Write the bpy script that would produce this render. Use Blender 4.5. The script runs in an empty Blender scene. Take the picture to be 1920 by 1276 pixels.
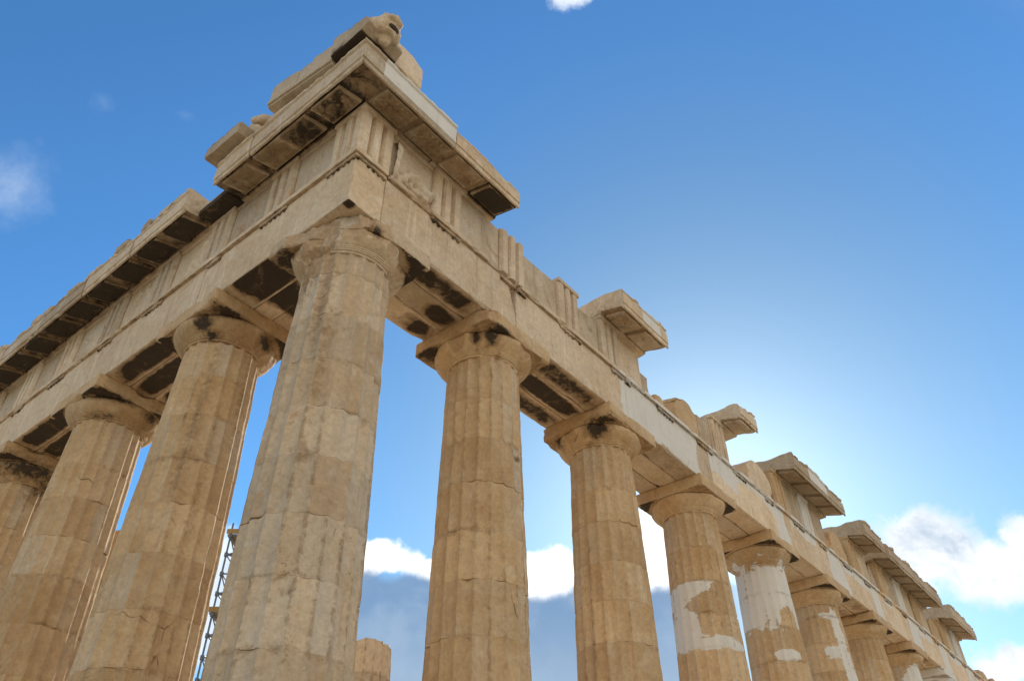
import bpy, bmesh, math, random
import numpy as np
from mathutils import Vector, Matrix

R = math.radians
scene = bpy.context.scene
COL = scene.collection

# ------------------------------------------------------------------ camera
cam_d = bpy.data.cameras.new("camera")
cam_d.sensor_width = 36.0
cam_d.lens = 36.0 * 1478.285 / 1920.0
cam_d.clip_start = 0.05
cam_d.clip_end = 6000
cam = bpy.data.objects.new("camera", cam_d)
cam.location = (-6.0985, -8.6045, 0.0714)
cam.rotation_euler = (2.25295, 0.00709, -0.88991)
COL.objects.link(cam)
scene.camera = cam

# ------------------------------------------------------------------ sun
SUN_AZ, SUN_EL = 23.4, 25.9          # degrees, azimuth from +X towards +Y
sd = bpy.data.lights.new("sun", 'SUN')
sd.energy = 4.2
sd.angle = R(1.5)
sd.color = (1.0, 0.90, 0.76)
sun = bpy.data.objects.new("sun", sd)
sv = Vector((math.cos(R(SUN_AZ)) * math.cos(R(SUN_EL)), math.sin(R(SUN_AZ)) * math.cos(R(SUN_EL)), math.sin(R(SUN_EL))))
sun.rotation_euler = (-sv).to_track_quat('-Z', 'Y').to_euler()
sun.location = sv * 60
COL.objects.link(sun)

# ------------------------------------------------------------------ node helper
class NT:
    def __init__(self, tree):
        self.t = tree
    def n(self, typ, ins=None, **props):
        nd = self.t.nodes.new(typ)
        for k, v in props.items():
            setattr(nd, k, v)
        for k, v in (ins or {}).items():
            self.put(nd, k, v)
        return nd
    def put(self, nd, k, v):
        s = nd.inputs[k]
        if isinstance(v, bpy.types.NodeSocket):
            self.t.links.new(v, s)
        else:
            if s.type == 'RGBA' and not hasattr(v, '__len__'):
                v = (v, v, v, 1)
            if s.type == 'RGBA' and len(v) == 3:
                v = (*v, 1)
            s.default_value = v
    def m(self, op, a, b=None, c=None, clamp=False):
        ins = {0: a}
        if b is not None: ins[1] = b
        if c is not None: ins[2] = c
        return self.n('ShaderNodeMath', ins, operation=op, use_clamp=clamp).outputs[0]
    def vm(self, op, a, b=None, scale=None):
        ins = {0: a}
        if b is not None: ins[1] = b
        if scale is not None: ins['Scale'] = scale
        nd = self.n('ShaderNodeVectorMath', ins, operation=op)
        return nd.outputs['Value'] if op in ('DOT_PRODUCT', 'LENGTH', 'DISTANCE') else nd.outputs[0]
    def mix(self, f, a, b, blend='MIX'):
        nd = self.n('ShaderNodeMix', data_type='RGBA', blend_type=blend)
        self.put(nd, 0, f); self.put(nd, 6, a); self.put(nd, 7, b)
        return nd.outputs[2]
    def step(self, v, lo, hi, a=0.0, b=1.0):
        nd = self.n('ShaderNodeMapRange', interpolation_type='SMOOTHSTEP')
        for k, x in zip(('Value', 'From Min', 'From Max', 'To Min', 'To Max'), (v, lo, hi, a, b)):
            self.put(nd, k, x)
        return nd.outputs[0]
    def noise(self, vec, scale, detail=4, rough=0.55, dist=0.0):
        nd = self.n('ShaderNodeTexNoise', {'Vector': vec, 'Scale': scale, 'Detail': detail, 'Roughness': rough, 'Distortion': dist})
        return nd.outputs[0]

# ------------------------------------------------------------------ world: sky and clouds
world = bpy.data.worlds.new("World")
scene.world = world
world.use_nodes = True
wt = world.node_tree
wt.nodes.clear()
W = NT(wt)
tc = W.n('ShaderNodeTexCoord').outputs['Generated']
sky = W.n('ShaderNodeTexSky', sky_type='NISHITA', sun_disc=False, sun_elevation=R(SUN_EL), sun_rotation=R(90 - SUN_AZ),
          altitude=100, air_density=1.0, dust_density=0.25, ozone_density=1.6).outputs[0]
hs = W.n('ShaderNodeHueSaturation', {'Hue': 0.50, 'Saturation': 1.10, 'Value': 1.0, 'Color': sky}).outputs[0]
glow_d = W.m('MAXIMUM', W.vm('DOT_PRODUCT', tc, tuple(sv)), 0.0)
air = W.mix(W.step(glow_d, 0.80, 0.99), (0.80, 1.37, 1.70), (0.90, 1.18, 1.21))
skyc = W.n('ShaderNodeVectorMath', {0: hs, 1: air}, operation='MULTIPLY').outputs[0]
sep = W.n('ShaderNodeSeparateXYZ', {0: tc})
az = W.m('MULTIPLY', W.m('ARCTAN2', sep.outputs[1], sep.outputs[0]), 57.29578)
el = W.m('MULTIPLY', W.m('ARCSINE', sep.outputs[2]), 57.29578)
n_big = W.noise(tc, 7.0, 6, 0.58)
n_mid = W.noise(tc, 16.0, 7, 0.60, 0.3)
n_fine = W.noise(tc, 34.0, 6, 0.62, 0.4)
nz = W.m('ADD', W.m('MULTIPLY', W.m('SUBTRACT', n_mid, 0.5), 1.2), W.m('MULTIPLY', W.m('SUBTRACT', n_fine, 0.5), 0.7))

wrp = W.n('ShaderNodeSeparateXYZ', {0: W.n('ShaderNodeTexNoise', {'Vector': tc, 'Scale': 13.0, 'Detail': 5, 'Roughness': 0.6}).outputs[1]})
az_w = W.m('ADD', az, W.m('MULTIPLY', W.m('SUBTRACT', wrp.outputs[0], 0.5), 5.0))
el_w = W.m('ADD', el, W.m('MULTIPLY', W.m('SUBTRACT', wrp.outputs[1], 0.5), 3.2))

def ell(az0, el0, ra, re, shear=0.0):
    da = W.m('SUBTRACT', az_w, az0)
    de = W.m('SUBTRACT', el_w, el0)
    if shear:
        de = W.m('SUBTRACT', de, W.m('MULTIPLY', da, shear))
    a = W.m('POWER', W.m('ABSOLUTE', W.m('DIVIDE', da, ra)), 2.0)
    b = W.m('POWER', W.m('ABSOLUTE', W.m('DIVIDE', de, re)), 2.0)
    return W.m('SUBTRACT', 1.0, W.m('SQRT', W.m('ADD', a, b)))

def cloud(base, lst, col, amp, lo, hi, alpha):
    f = None
    for e in lst:
        v = ell(*e)
        f = v if f is None else W.m('MAXIMUM', f, v)
    f = W.m('ADD', f, W.m('MULTIPLY', nz, amp))
    a = W.m('MULTIPLY', W.step(f, lo, hi), alpha)
    return W.mix(a, base, col)

K = 10.0      # the sky texture is bright: colours below are divided by the Background strength
def c(r, g, b): return (r * K, g * K, b * K)
glow = W.m('ADD', W.m('MULTIPLY', W.m('POWER', glow_d, 110.0), 0.11), W.m('MULTIPLY', W.m('POWER', glow_d, 20.0), 0.04))
col = W.n('ShaderNodeVectorMath', {0: skyc, 1: W.vm('SCALE', c(0.95, 1.0, 1.0), scale=glow)}, operation='ADD').outputs[0]
# thin high veil and wisps
col = cloud(col, [(83, 41, 4.0, 3.4, -0.3), (76.5, 27.5, 3.0, 1.0), (87, 39, 3.5, 4)], c(0.62, 0.72, 0.86), 1.0, 0.0, 1.5, 0.50)
col = cloud(col, [(30.0, 62.8, 3.6, 1.3)], c(0.9, 0.95, 1.0), 1.0, -0.1, 0.6, 0.8)
col = cloud(col, [(73, 50, 2.0, 0.9), (80, 47.5, 1.4, 1.0)], c(0.5, 0.62, 0.82), 1.0, 0.15, 1.5, 0.16)
# cumulus beyond the far end of the colonnade
shade = W.mix(W.step(W.m('ADD', n_mid, W.m('MULTIPLY', n_fine, 0.3)), 0.56, 0.90), c(0.90, 0.92, 0.94), c(0.44, 0.54, 0.66))
col = cloud(col, [(10.2, 21.0, 3.8, 3.0), (6.8, 19.4, 4.4, 2.3), (3.5, 20.4, 3.2, 1.7)], shade, 1.1, -0.12, 0.45, 0.97)
col = cloud(col, [(7.0, 13.7, 4.0, 1.7), (1.0, 13.0, 5.0, 2.0)], shade, 1.0, -0.02, 0.5, 0.97)
# bright cloud tops and the long blue grey bank under the sun
col = cloud(col, [(49.2, 23.3, 3.2, 1.35), (45.2, 22.7, 2.2, 0.9), (36.2, 22.4, 4.2, 1.9), (27.6, 23.2, 2.9, 3.6)], c(1.2, 1.2, 1.2), 0.75, -0.06, 0.36, 1.0)
col = cloud(col, [(61.0, 19.5, 4.6, 4.6)], c(0.85, 0.92, 1.0), 0.9, -0.1, 0.5, 0.9)
edge = W.m('ADD', W.m('ADD', 21.6, W.m('MULTIPLY', W.step(az, 40.5, 46.0), 1.15)), W.m('MULTIPLY', nz, 1.5))
body = W.m('MULTIPLY', W.step(W.m('SUBTRACT', edge, el), -0.15, 0.9), W.m('MULTIPLY', W.step(az, 18.0, 26.0), W.step(az, 62.0, 55.0)))
bcol = W.mix(W.step(W.m('ADD', el, W.m('MULTIPLY', nz, 2.0)), 12.0, 21.0), c(0.34, 0.44, 0.56), c(0.175, 0.29, 0.47))
bcol = W.mix(W.step(W.m('ADD', W.m('MULTIPLY', n_big, 0.6), W.m('MULTIPLY', n_mid, 0.4)), 0.46, 0.66, 0, 0.55), bcol, c(0.36, 0.47, 0.60))
col = W.mix(W.m('MULTIPLY', body, 0.96), col, bcol)
# unseen warm clouds behind the photographer, added to brighten the shaded stone
behind = W.m('MULTIPLY', W.step(W.vm('DOT_PRODUCT', tc, (-0.40, -0.90, 0.15)), -0.05, 0.45), W.step(el, 80.0, 55.0))
fill_c = W.mix(n_mid, c(0.80, 0.74, 0.63), c(1.35, 1.22, 1.02))
col = W.mix(W.m('MULTIPLY', behind, W.step(n_big, 0.36, 0.52)), col, fill_c)
bg = W.n('ShaderNodeBackground', {'Color': col, 'Strength': 0.1})
out = W.n('ShaderNodeOutputWorld', {'Surface': bg.outputs[0]})

# ------------------------------------------------------------------ exposure
vs = scene.view_settings
scene.display_settings.display_device = 'sRGB'
vs.view_transform = 'Standard'
vs.look = 'None'
vs.exposure = 0.28
vs.gamma = 1.0
vs.use_curve_mapping = False
scene.cycles.max_bounces = 6
scene.cycles.diffuse_bounces = 5
scene.cycles.use_denoising = True

# ------------------------------------------------------------------ numpy noise
def _hash(ix, iy, iz, seed):
    h = (ix * 374761393 + iy * 668265263 + iz * 2147483647 % 4294967291 + seed * 1274126177) & 0xFFFFFFFF
    h = ((h ^ (h >> 13)) * 1274126177) & 0xFFFFFFFF
    h = ((h ^ (h >> 15)) * 2246822519) & 0xFFFFFFFF
    return ((h ^ (h >> 16)) & 0xFFFFFF) / float(0xFFFFFF)

def vnoise(P, seed=0):
    P = np.asarray(P, float)
    I = np.floor(P).astype(np.int64)
    F = P - I
    F = F * F * (3 - 2 * F)
    I = I + 100000
    r = 0
    for dx in (0, 1):
        wx = F[:, 0] if dx else 1 - F[:, 0]
        for dy in (0, 1):
            wy = F[:, 1] if dy else 1 - F[:, 1]
            for dz in (0, 1):
                wz = F[:, 2] if dz else 1 - F[:, 2]
                r = r + wx * wy * wz * _hash(I[:, 0] + dx, I[:, 1] + dy, I[:, 2] + dz, seed)
    return r

def fbm(P, seed=0, octs=3):
    s = 0; a = 0.5; t = 0
    for o in range(octs):
        s = s + a * vnoise(P * (2 ** o), seed + o * 17); t += a; a *= 0.5
    return s / t

def relu(x): return np.maximum(x, 0)
def sstep(x, a, b):
    t = np.clip((x - a) / (b - a), 0, 1)
    return t * t * (3 - 2 * t)

# ------------------------------------------------------------------ mesh builder
class MB:
    count = 0
    def __init__(self):
        self.V = []; self.F = []; self.S = []; self.N = []; self.G = []; self.n = 0
    def add(self, V, F, stain=0.0, fresh=0.0, flip=False, tone=0.0):
        V = np.asarray(V, float)
        k = len(V)
        self.V.append(V)
        self.S.append(np.broadcast_to(np.asarray(stain, float), (k,)))
        self.N.append(np.broadcast_to(np.asarray(fresh, float), (k,)))
        self.G.append(np.broadcast_to(np.asarray(tone, float), (k,)))
        for f in F:
            f = [int(i) + self.n for i in f]
            self.F.append(f[::-1] if flip else f)
        self.n += k
        return self
    def build(self, name, mat, parent=None, label=None, smooth=25, origin=None):
        V = np.concatenate(self.V)
        o0 = np.zeros(3) if origin is None else np.asarray(origin, float)
        me = bpy.data.meshes.new(name)
        me.from_pydata((V - o0).tolist(), [], self.F)
        me.validate()
        for nm, arr in (('stain', self.S), ('fresh', self.N), ('tone', self.G)):
            a = np.concatenate(arr)
            if np.any(a != 0) and len(me.vertices) == len(a):
                at = me.attributes.new(nm, 'FLOAT', 'POINT')
                at.data.foreach_set('value', a.astype(np.float32))
        me.materials.append(mat)
        if smooth:
            me.shade_smooth()
            me.set_sharp_from_angle(angle=R(smooth))
        ob = bpy.data.objects.new(name, me)
        COL.objects.link(ob)
        MB.count += 1
        ob.pass_index = parent.pass_index if parent is not None and parent.type == 'MESH' else MB.count
        if parent is not None:
            ob.parent = parent
            ob.location = Vector(o0) - parent_world(parent)
        else:
            ob.location = o0
        if label: ob['label'] = label
        return ob

def parent_world(o):
    v = Vector((0, 0, 0))
    while o is not None:
        v = v + Vector(o.location); o = o.parent
    return v

def empty(name, loc=(0, 0, 0), parent=None, label=None, cat=None, group=None):
    o = bpy.data.objects.new(name, None)
    COL.objects.link(o)
    o.empty_display_size = 0.3
    if parent is not None:
        o.parent = parent
        o.location = Vector(loc) - parent_world(parent)
    else:
        o.location = loc
    if label: o['label'] = label
    if cat: o['category'] = cat
    if group: o['group'] = group
    return o

def ticks(a, b, res, edge=True):
    L = b - a
    n = max(1, int(round(L / res)))
    t = list(np.linspace(a, b, n + 1))
    if edge:
        for e in (0.012, 0.03):
            if L > 4 * e:
                t += [a + e, b - e]
    t = sorted(t)
    o = [t[0]]
    for x in t[1:]:
        if x - o[-1] > 0.006: o.append(x)
    o[-1] = b
    return np.array(o)

def box_grid(b, res):
    x0, x1, y0, y1, z0, z1 = b
    X, Y, Z = ticks(x0, x1, res), ticks(y0, y1, res), ticks(z0, z1, res)
    Vs, Fs, n = [], [], 0
    def face(A, B, fn, flip):
        nonlocal n
        ga, gb = np.meshgrid(A, B, indexing='ij')
        v = fn(ga.ravel(), gb.ravel())
        na, nb = len(A), len(B)
        i = (np.arange(na - 1)[:, None] * nb + np.arange(nb - 1)[None, :]).ravel() + n
        f = np.stack([i, i + nb, i + nb + 1, i + 1], 1)
        if flip: f = f[:, ::-1]
        Vs.append(v); Fs.append(f); n += len(v)
    one = np.ones_like
    face(X, Y, lambda a, b: np.stack([a, b, one(a) * z1], 1), False)
    face(X, Y, lambda a, b: np.stack([a, b, one(a) * z0], 1), True)
    face(Y, Z, lambda a, b: np.stack([one(a) * x1, a, b], 1), False)
    face(Y, Z, lambda a, b: np.stack([one(a) * x0, a, b], 1), True)
    face(Z, X, lambda a, b: np.stack([b, one(a) * y1, a], 1), False)
    face(Z, X, lambda a, b: np.stack([b, one(a) * y0, a], 1), True)
    V = np.concatenate(Vs); F = np.concatenate(Fs)
    q = np.round(V * 2000).astype(np.int64)
    _, idx, inv = np.unique(q, axis=0, return_index=True, return_inverse=True)
    inv = inv.ravel()
    return V[idx], inv[F]

def stone(b, res=0.07, r0=0.015, r1=0.06, rough=0.006, seed=0, freq=2.2, keep=(), thr=0.55):
    """a squared block with worn, chipped edges and a slightly uneven skin; keep: axes/sides left sharp, e.g. 'z1'"""
    V, F = box_grid(b, res)
    lo = np.array([b[0], b[2], b[4]]); hi = np.array([b[1], b[3], b[5]])
    dl, dh = V - lo, hi - V
    for ax, nm in enumerate('xyz'):
        if nm + '0' in keep: dl[:, ax] = 9
        if nm + '1' in keep: dh[:, ax] = 9
    d = np.minimum(dl, dh)
    chip = relu(fbm(V * freq, seed, 3) - thr) / (1 - thr)
    r = r0 * (0.5 + vnoise(V * 5, seed + 5)) + r1 * chip * 3.0 + r1 * 0.5 * relu(vnoise(V * 9, seed + 9) - .62) * 2
    out = V.copy()
    n1 = (fbm(V * 1.7, seed + 31, 4) - .5) * 2
    for ax in range(3):
        oth = [i for i in range(3) if i != ax]
        e = np.minimum(d[:, oth[0]], d[:, oth[1]])
        g = 0.55 * relu(r - e) ** 2 / np.maximum(r, 1e-6)
        on_lo, on_hi = dl[:, ax] < 1e-5, dh[:, ax] < 1e-5
        sk = rough * n1
        out[:, ax] += np.where(on_lo, g + sk, 0) - np.where(on_hi, g + sk, 0)
    return out, F

def flank(P):      # (u, d, z) -> world, d is measured outwards from the column axes
    return np.stack([P[:, 0], -P[:, 1], P[:, 2]], 1)
def front(P):
    return np.stack([-P[:, 1], P[:, 0], P[:, 2]], 1)
SIDE = {'flank': (flank, True), 'front': (front, False)}

def resample(poly, res):
    pts = []; corner = []
    n = len(poly)
    for i in range(n):
        a, b = np.array(poly[i], float), np.array(poly[(i + 1) % n], float)
        k = max(1, int(math.ceil(np.linalg.norm(b - a) / res)))
        for j in range(k):
            pts.append(a + (b - a) * j / k); corner.append(1.0 if j == 0 else 0.0)
    return np.array(pts), np.array(corner)

def extrude_u(poly, ua, ub, res=0.06, pres=0.08, mitre=False, capb=True, capa=True):
    """profile in (d,z), extruded along u; with mitre the start follows u = -d"""
    P, cor = resample(poly, pres)
    m = len(P)
    T = ticks(0, 1, res / max(0.05, ub - ua), edge=False)
    V = []; C = []
    for t in T:
        us = -P[:, 0] if mitre else np.full(m, ua)
        u = us + (ub - us) * t
        V.append(np.stack([u, P[:, 0], P[:, 1]], 1)); C.append(cor)
    V = np.concatenate(V); C = np.concatenate(C)
    F = []
    for k in range(len(T) - 1):
        for i in range(m):
            j = (i + 1) % m
            F.append((k * m + i, (k + 1) * m + i, (k + 1) * m + j, k * m + j))
    if capa and not mitre: F.append(tuple(range(0, m)))
    if capb: F.append(tuple(range(len(T) * m - 1, (len(T) - 1) * m - 1, -1)))
    return V, F, C, T, m

def extrude_z(poly, z0, z1, res=0.06, pres=0.05):
    """plan outline (u, d), going round so that the faces look outwards for the front side"""
    P, cor = resample(poly, pres)
    m = len(P)
    T = ticks(z0, z1, res)
    V = np.concatenate([np.stack([P[:, 0], P[:, 1], np.full(m, z)], 1) for z in T])
    C = np.tile(cor, len(T))
    F = []
    for k in range(len(T) - 1):
        for i in range(m):
            j = (i + 1) % m
            F.append((k * m + i, k * m + j, (k + 1) * m + j, (k + 1) * m + i))
    F.append(tuple(range(m - 1, -1, -1)))
    F.append(tuple(range((len(T) - 1) * m, len(T) * m)))
    return V, F, C

# ------------------------------------------------------------------ materials
def marble(name, c_a, c_b, c_c, stain_scale=7.5, dark=(0.026, 0.019, 0.013), bump=1.0, cracks=True, var=0.9):
    mt = bpy.data.materials.new(name); mt.use_nodes = True
    t = mt.node_tree; t.nodes.clear(); N = NT(t)
    pos = N.n('ShaderNodeNewGeometry').outputs['Position']
    rnd = N.m('FRACT', N.m('MULTIPLY', N.n('ShaderNodeObjectInfo').outputs['Object Index'], 0.6180339))
    off = N.n('ShaderNodeCombineXYZ', {0: N.m('MULTIPLY', rnd, 37.0), 1: N.m('MULTIPLY', rnd, 91.0), 2: N.m('MULTIPLY', rnd, 13.0)}).outputs[0]
    po = N.vm('ADD', pos, off)
    big = N.noise(po, 0.55, 5, 0.6, 0.6)
    midn = N.noise(po, 2.1, 6, 0.62, 0.5)
    fin = N.noise(pos, 13.0, 5, 0.65)
    speck = N.noise(pos, 48.0, 3, 0.6)
    streak = N.noise(N.vm('MULTIPLY', po, (5.5, 5.5, 0.42)), 1.0, 5, 0.6, 0.3)
    col = N.mix(N.step(big, 0.35, 0.66), c_a, c_b)
    col = N.mix(N.step(midn, 0.50, 0.72, 0, 0.75), col, c_c)
    # rain streaks: pale grey and brown runs down the face
    col = N.mix(N.step(streak, 0.56, 0.74, 0, 0.45), col, tuple(x * 0.62 for x in c_b))
    col = N.mix(N.step(streak, 0.42, 0.28, 0, 0.40), col, tuple(min(1, x * 1.22) for x in c_c))
    # rusty and pinkish patina
    pat = N.noise(po, 1.15, 6, 0.66, 1.2)
    col = N.mix(N.step(pat, 0.60, 0.72, 0, 0.5), col, (0.42, 0.21, 0.105))
    # one tone per block
    tone = N.m('ADD', 1.0 - var * 0.22, N.m('MULTIPLY', rnd, var * 0.44))
    col = N.mix(1.0, col, N.n('ShaderNodeCombineXYZ', {0: tone, 1: tone, 2: tone}).outputs[0], 'MULTIPLY')
    # the single flutes of a drum weathered differently: some greyed, some browned
    ta = N.m('ADD', N.n('ShaderNodeAttribute', attribute_name='tone').outputs['Fac'], N.m('MULTIPLY', N.m('SUBTRACT', midn, 0.5), 0.25))
    col = N.mix(N.step(ta, 0.02, 0.55, 0, 0.50), col, (0.50, 0.445, 0.365))
    col = N.mix(N.step(ta, -0.02, -0.55, 0, 0.50), col, (0.37, 0.225, 0.115))
    g = N.m('ADD', 0.44, N.m('ADD', N.m('MULTIPLY', fin, 0.62), N.m('MULTIPLY', N.noise(pos, 5.5, 6, 0.72, 0.6), 0.50)))
    col = N.mix(1.0, col, N.n('ShaderNodeCombineXYZ', {0: g, 1: g, 2: g}).outputs[0], 'MULTIPLY')
    # pale scratches and lime bloom
    bloom = N.m('MULTIPLY', N.step(N.noise(pos, 6.0, 7, 0.75, 1.8), 0.62, 0.70), N.step(big, 0.40, 0.62))
    col = N.mix(N.m('MULTIPLY', bloom, 0.40), col, (0.66, 0.61, 0.54))
    # dark pits and lichen specks
    pit = N.m('MULTIPLY', N.step(speck, 0.61, 0.70), N.step(N.noise(pos, 2.2, 5, 0.7, 0.8), 0.50, 0.66))
    col = N.mix(N.m('MULTIPLY', pit, 0.85), col, (0.07, 0.05, 0.035))
    h = N.m('ADD', N.m('MULTIPLY', midn, 0.55), N.m('ADD', N.m('MULTIPLY', fin, 0.35), N.m('MULTIPLY', speck, 0.12)))
    h = N.m('SUBTRACT', h, N.m('MULTIPLY', pit, 0.25))
    if cracks:
        wv = N.vm('ADD', N.vm('MULTIPLY', po, (1.0, 1.0, 0.7)), N.vm('SCALE', N.n('ShaderNodeTexNoise', {'Vector': pos, 'Scale': 2.5, 'Detail': 4}).outputs[1], scale=0.14))
        vor = N.n('ShaderNodeTexVoronoi', {'Vector': wv, 'Scale': 0.62}, feature='DISTANCE_TO_EDGE').outputs['Distance']
        ck = N.m('MULTIPLY', N.step(vor, 0.005, 0.001), N.step(N.noise(po, 0.9, 3, 0.6), 0.60, 0.70))
        col = N.mix(N.m('MULTIPLY', ck, 0.55), col, (0.06, 0.042, 0.03))
        h = N.m('SUBTRACT', h, N.m('MULTIPLY', ck, 0.5))
    # new white marble let into the old stone, with a ragged cut edge
    fa = N.n('ShaderNodeAttribute', attribute_name='fresh').outputs['Fac']
    fr = N.step(N.m('ADD', fa, N.m('MULTIPLY', N.m('SUBTRACT', N.m('ADD', N.m('MULTIPLY', N.n('ShaderNodeSeparateXYZ', {0: N.n('ShaderNodeTexVoronoi', {'Vector': N.vm('MULTIPLY', pos, (1.0, 1.0, 1.25)), 'Scale': 3.4}).outputs['Color']}).outputs[0], 0.42), N.m('MULTIPLY', N.noise(pos, 7.0, 5, 0.62, 0.6), 0.58)), 0.5), 1.0)), 0.48, 0.52)
    newc = N.mix(midn, (0.58, 0.55, 0.495), (0.70, 0.665, 0.60))
    newc = N.mix(N.step(streak, 0.5, 0.75, 0, 0.35), newc, (0.46, 0.42, 0.35))
    col = N.mix(fr, col, newc)
    seam = N.m('MULTIPLY', N.m('MULTIPLY', fr, N.m('SUBTRACT', 1.0, fr)), 2.2, clamp=True)
    col = N.mix(seam, col, (0.16, 0.115, 0.07))
    # black crust where no rain washes the stone, with a brown fringe; also painted shade under mouldings
    sa = N.n('ShaderNodeAttribute', attribute_name='stain').outputs['Fac']
    sn = N.m('ADD', N.m('MULTIPLY', N.m('SUBTRACT', N.noise(pos, stain_scale, 7, 0.68, 0.5), 0.5), 1.35), sa)
    fringe = N.step(sn, 0.10, 0.46)
    thin = N.noise(N.vm('MULTIPLY', pos, (3.0, 3.0, 3.0)), 1.0, 7, 0.72, 0.8)
    crust = N.m('MULTIPLY', N.step(sn, 0.44, 0.74), N.step(thin, 0.26, 0.46, 0.60, 1.0))
    col = N.mix(N.m('MULTIPLY', fringe, 0.60), col, N.mix(thin, (0.30, 0.175, 0.070), (0.15, 0.085, 0.038)))
    col = N.mix(N.m('MULTIPLY', crust, 0.95), col, N.mix(fin, dark, tuple(x * 2.0 for x in dark)))
    h = N.m('ADD', h, N.m('MULTIPLY', crust, 0.25))
    bmp = N.n('ShaderNodeBump', {'Height': h, 'Strength': 0.85 * bump, 'Distance': 0.04})
    bs = N.n('ShaderNodeBsdfPrincipled', {'Base Color': col, 'Roughness': N.m('ADD', 0.72, N.m('MULTIPLY', fin, 0.2)), 'Specular IOR Level': 0.25, 'Normal': bmp.outputs[0]})
    N.n('ShaderNodeOutputMaterial', {'Surface': bs.outputs[0]})
    return mt

M_col = marble("honey_marble", (0.53, 0.375, 0.215), (0.45, 0.295, 0.15), (0.55, 0.42, 0.27), var=0.40)
M_corner = marble("grey_honey_marble", (0.52, 0.405, 0.275), (0.47, 0.345, 0.215), (0.56, 0.47, 0.36), var=0.5)
M_ent = marble("cream_marble", (0.65, 0.515, 0.360), (0.57, 0.42, 0.27), (0.68, 0.57, 0.43), stain_scale=4.0)
M_frieze = marble("pale_marble", (0.58, 0.465, 0.335), (0.48, 0.365, 0.245), (0.61, 0.53, 0.42), bump=1.1)
M_cor = marble("grey_cream_marble", (0.55, 0.44, 0.31), (0.45, 0.335, 0.215), (0.60, 0.51, 0.395), stain_scale=3.2, bump=1.2)

def plain(name, colr, rough=0.6, metal=0.0, scale=8.0, amount=0.3, bump=0.2):
    mt = bpy.data.materials.new(name); mt.use_nodes = True
    t = mt.node_tree; t.nodes.clear(); N = NT(t)
    pos = N.n('ShaderNodeNewGeometry').outputs['Position']
    n1 = N.noise(pos, scale, 6, 0.65)
    col = N.mix(n1, tuple(x * (1 - amount) for x in colr), tuple(min(1, x * (1 + amount)) for x in colr))
    bmp = N.n('ShaderNodeBump', {'Height': n1, 'Strength': bump, 'Distance': 0.03})
    bs = N.n('ShaderNodeBsdfPrincipled', {'Base Color': col, 'Roughness': rough, 'Metallic': metal, 'Normal': bmp.outputs[0]})
    N.n('ShaderNodeOutputMaterial', {'Surface': bs.outputs[0]})
    return mt

M_ground = plain("pale_limestone_ground", (0.48, 0.39, 0.26), 0.95, 0, 0.8, 0.22, 0.6)
M_floor = marble("worn_pavement_marble", (0.58, 0.46, 0.31), (0.52, 0.40, 0.25), (0.60, 0.52, 0.39))
M_steel = plain("galvanised_steel", (0.15, 0.18, 0.23), 0.45, 0.6, 20, 0.3)
M_board = plain("yellow_board", (0.33, 0.23, 0.09), 0.7, 0, 12, 0.25)

# ------------------------------------------------------------------ ground
g = MB()
nx = 60
gx = np.sign(np.linspace(-1, 1, nx)) * np.abs(np.linspace(-1, 1, nx)) ** 3 * 2500
GX, GY = np.meshgrid(gx, gx, indexing='ij')
P = np.stack([GX.ravel() + 15, GY.ravel() + 12, np.zeros(GX.size)], 1)
far = np.hypot(P[:, 0] - 15, P[:, 1] - 12)
P[:, 2] = -1.72 + (fbm(P * 0.25, 3, 3) - .5) * 0.25 - 30 * sstep(far, 120, 600)
i = (np.arange(nx - 1)[:, None] * nx + np.arange(nx - 1)[None, :]).ravel()
g.add(P, np.stack([i, i + nx, i + nx + 1, i + 1], 1))
gr = g.build("ground", M_ground)
gr['kind'] = 'structure'

# ------------------------------------------------------------------ the temple
TEMPLE = empty("temple_ruin", (0, 0, 0), None, "ruined marble temple corner with fluted columns and broken entablature seen from below", "temple")
H = 10.433
S1, S = 3.681, 4.291
def fx(n): return 0.0 if n == 0 else S1 + (n - 1) * S
NF, NL = 15, 7                     # columns along the flank / the front beyond the corner one

# platform of three steps under the colonnades (only its edge zone along both sides)
for k, (o, za, zb) in enumerate([(1.02, -0.55, 0.0), (1.72, -1.10, -0.56), (2.42, -1.75, -1.11)]):
    mb = MB()
    V, F = stone((-o, fx(NF) + o, -o, fx(NL) + o, za, zb), 0.9, 0.02, 0.03, 0.004, 50 + k)
    mb.add(V, F)
    mb.build("step", M_floor, TEMPLE)

def shaft_r(z):
    t = z / 9.57
    return 0.953 + (0.74 - 0.953) * t + 0.042 * t * (1 - t)

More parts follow.
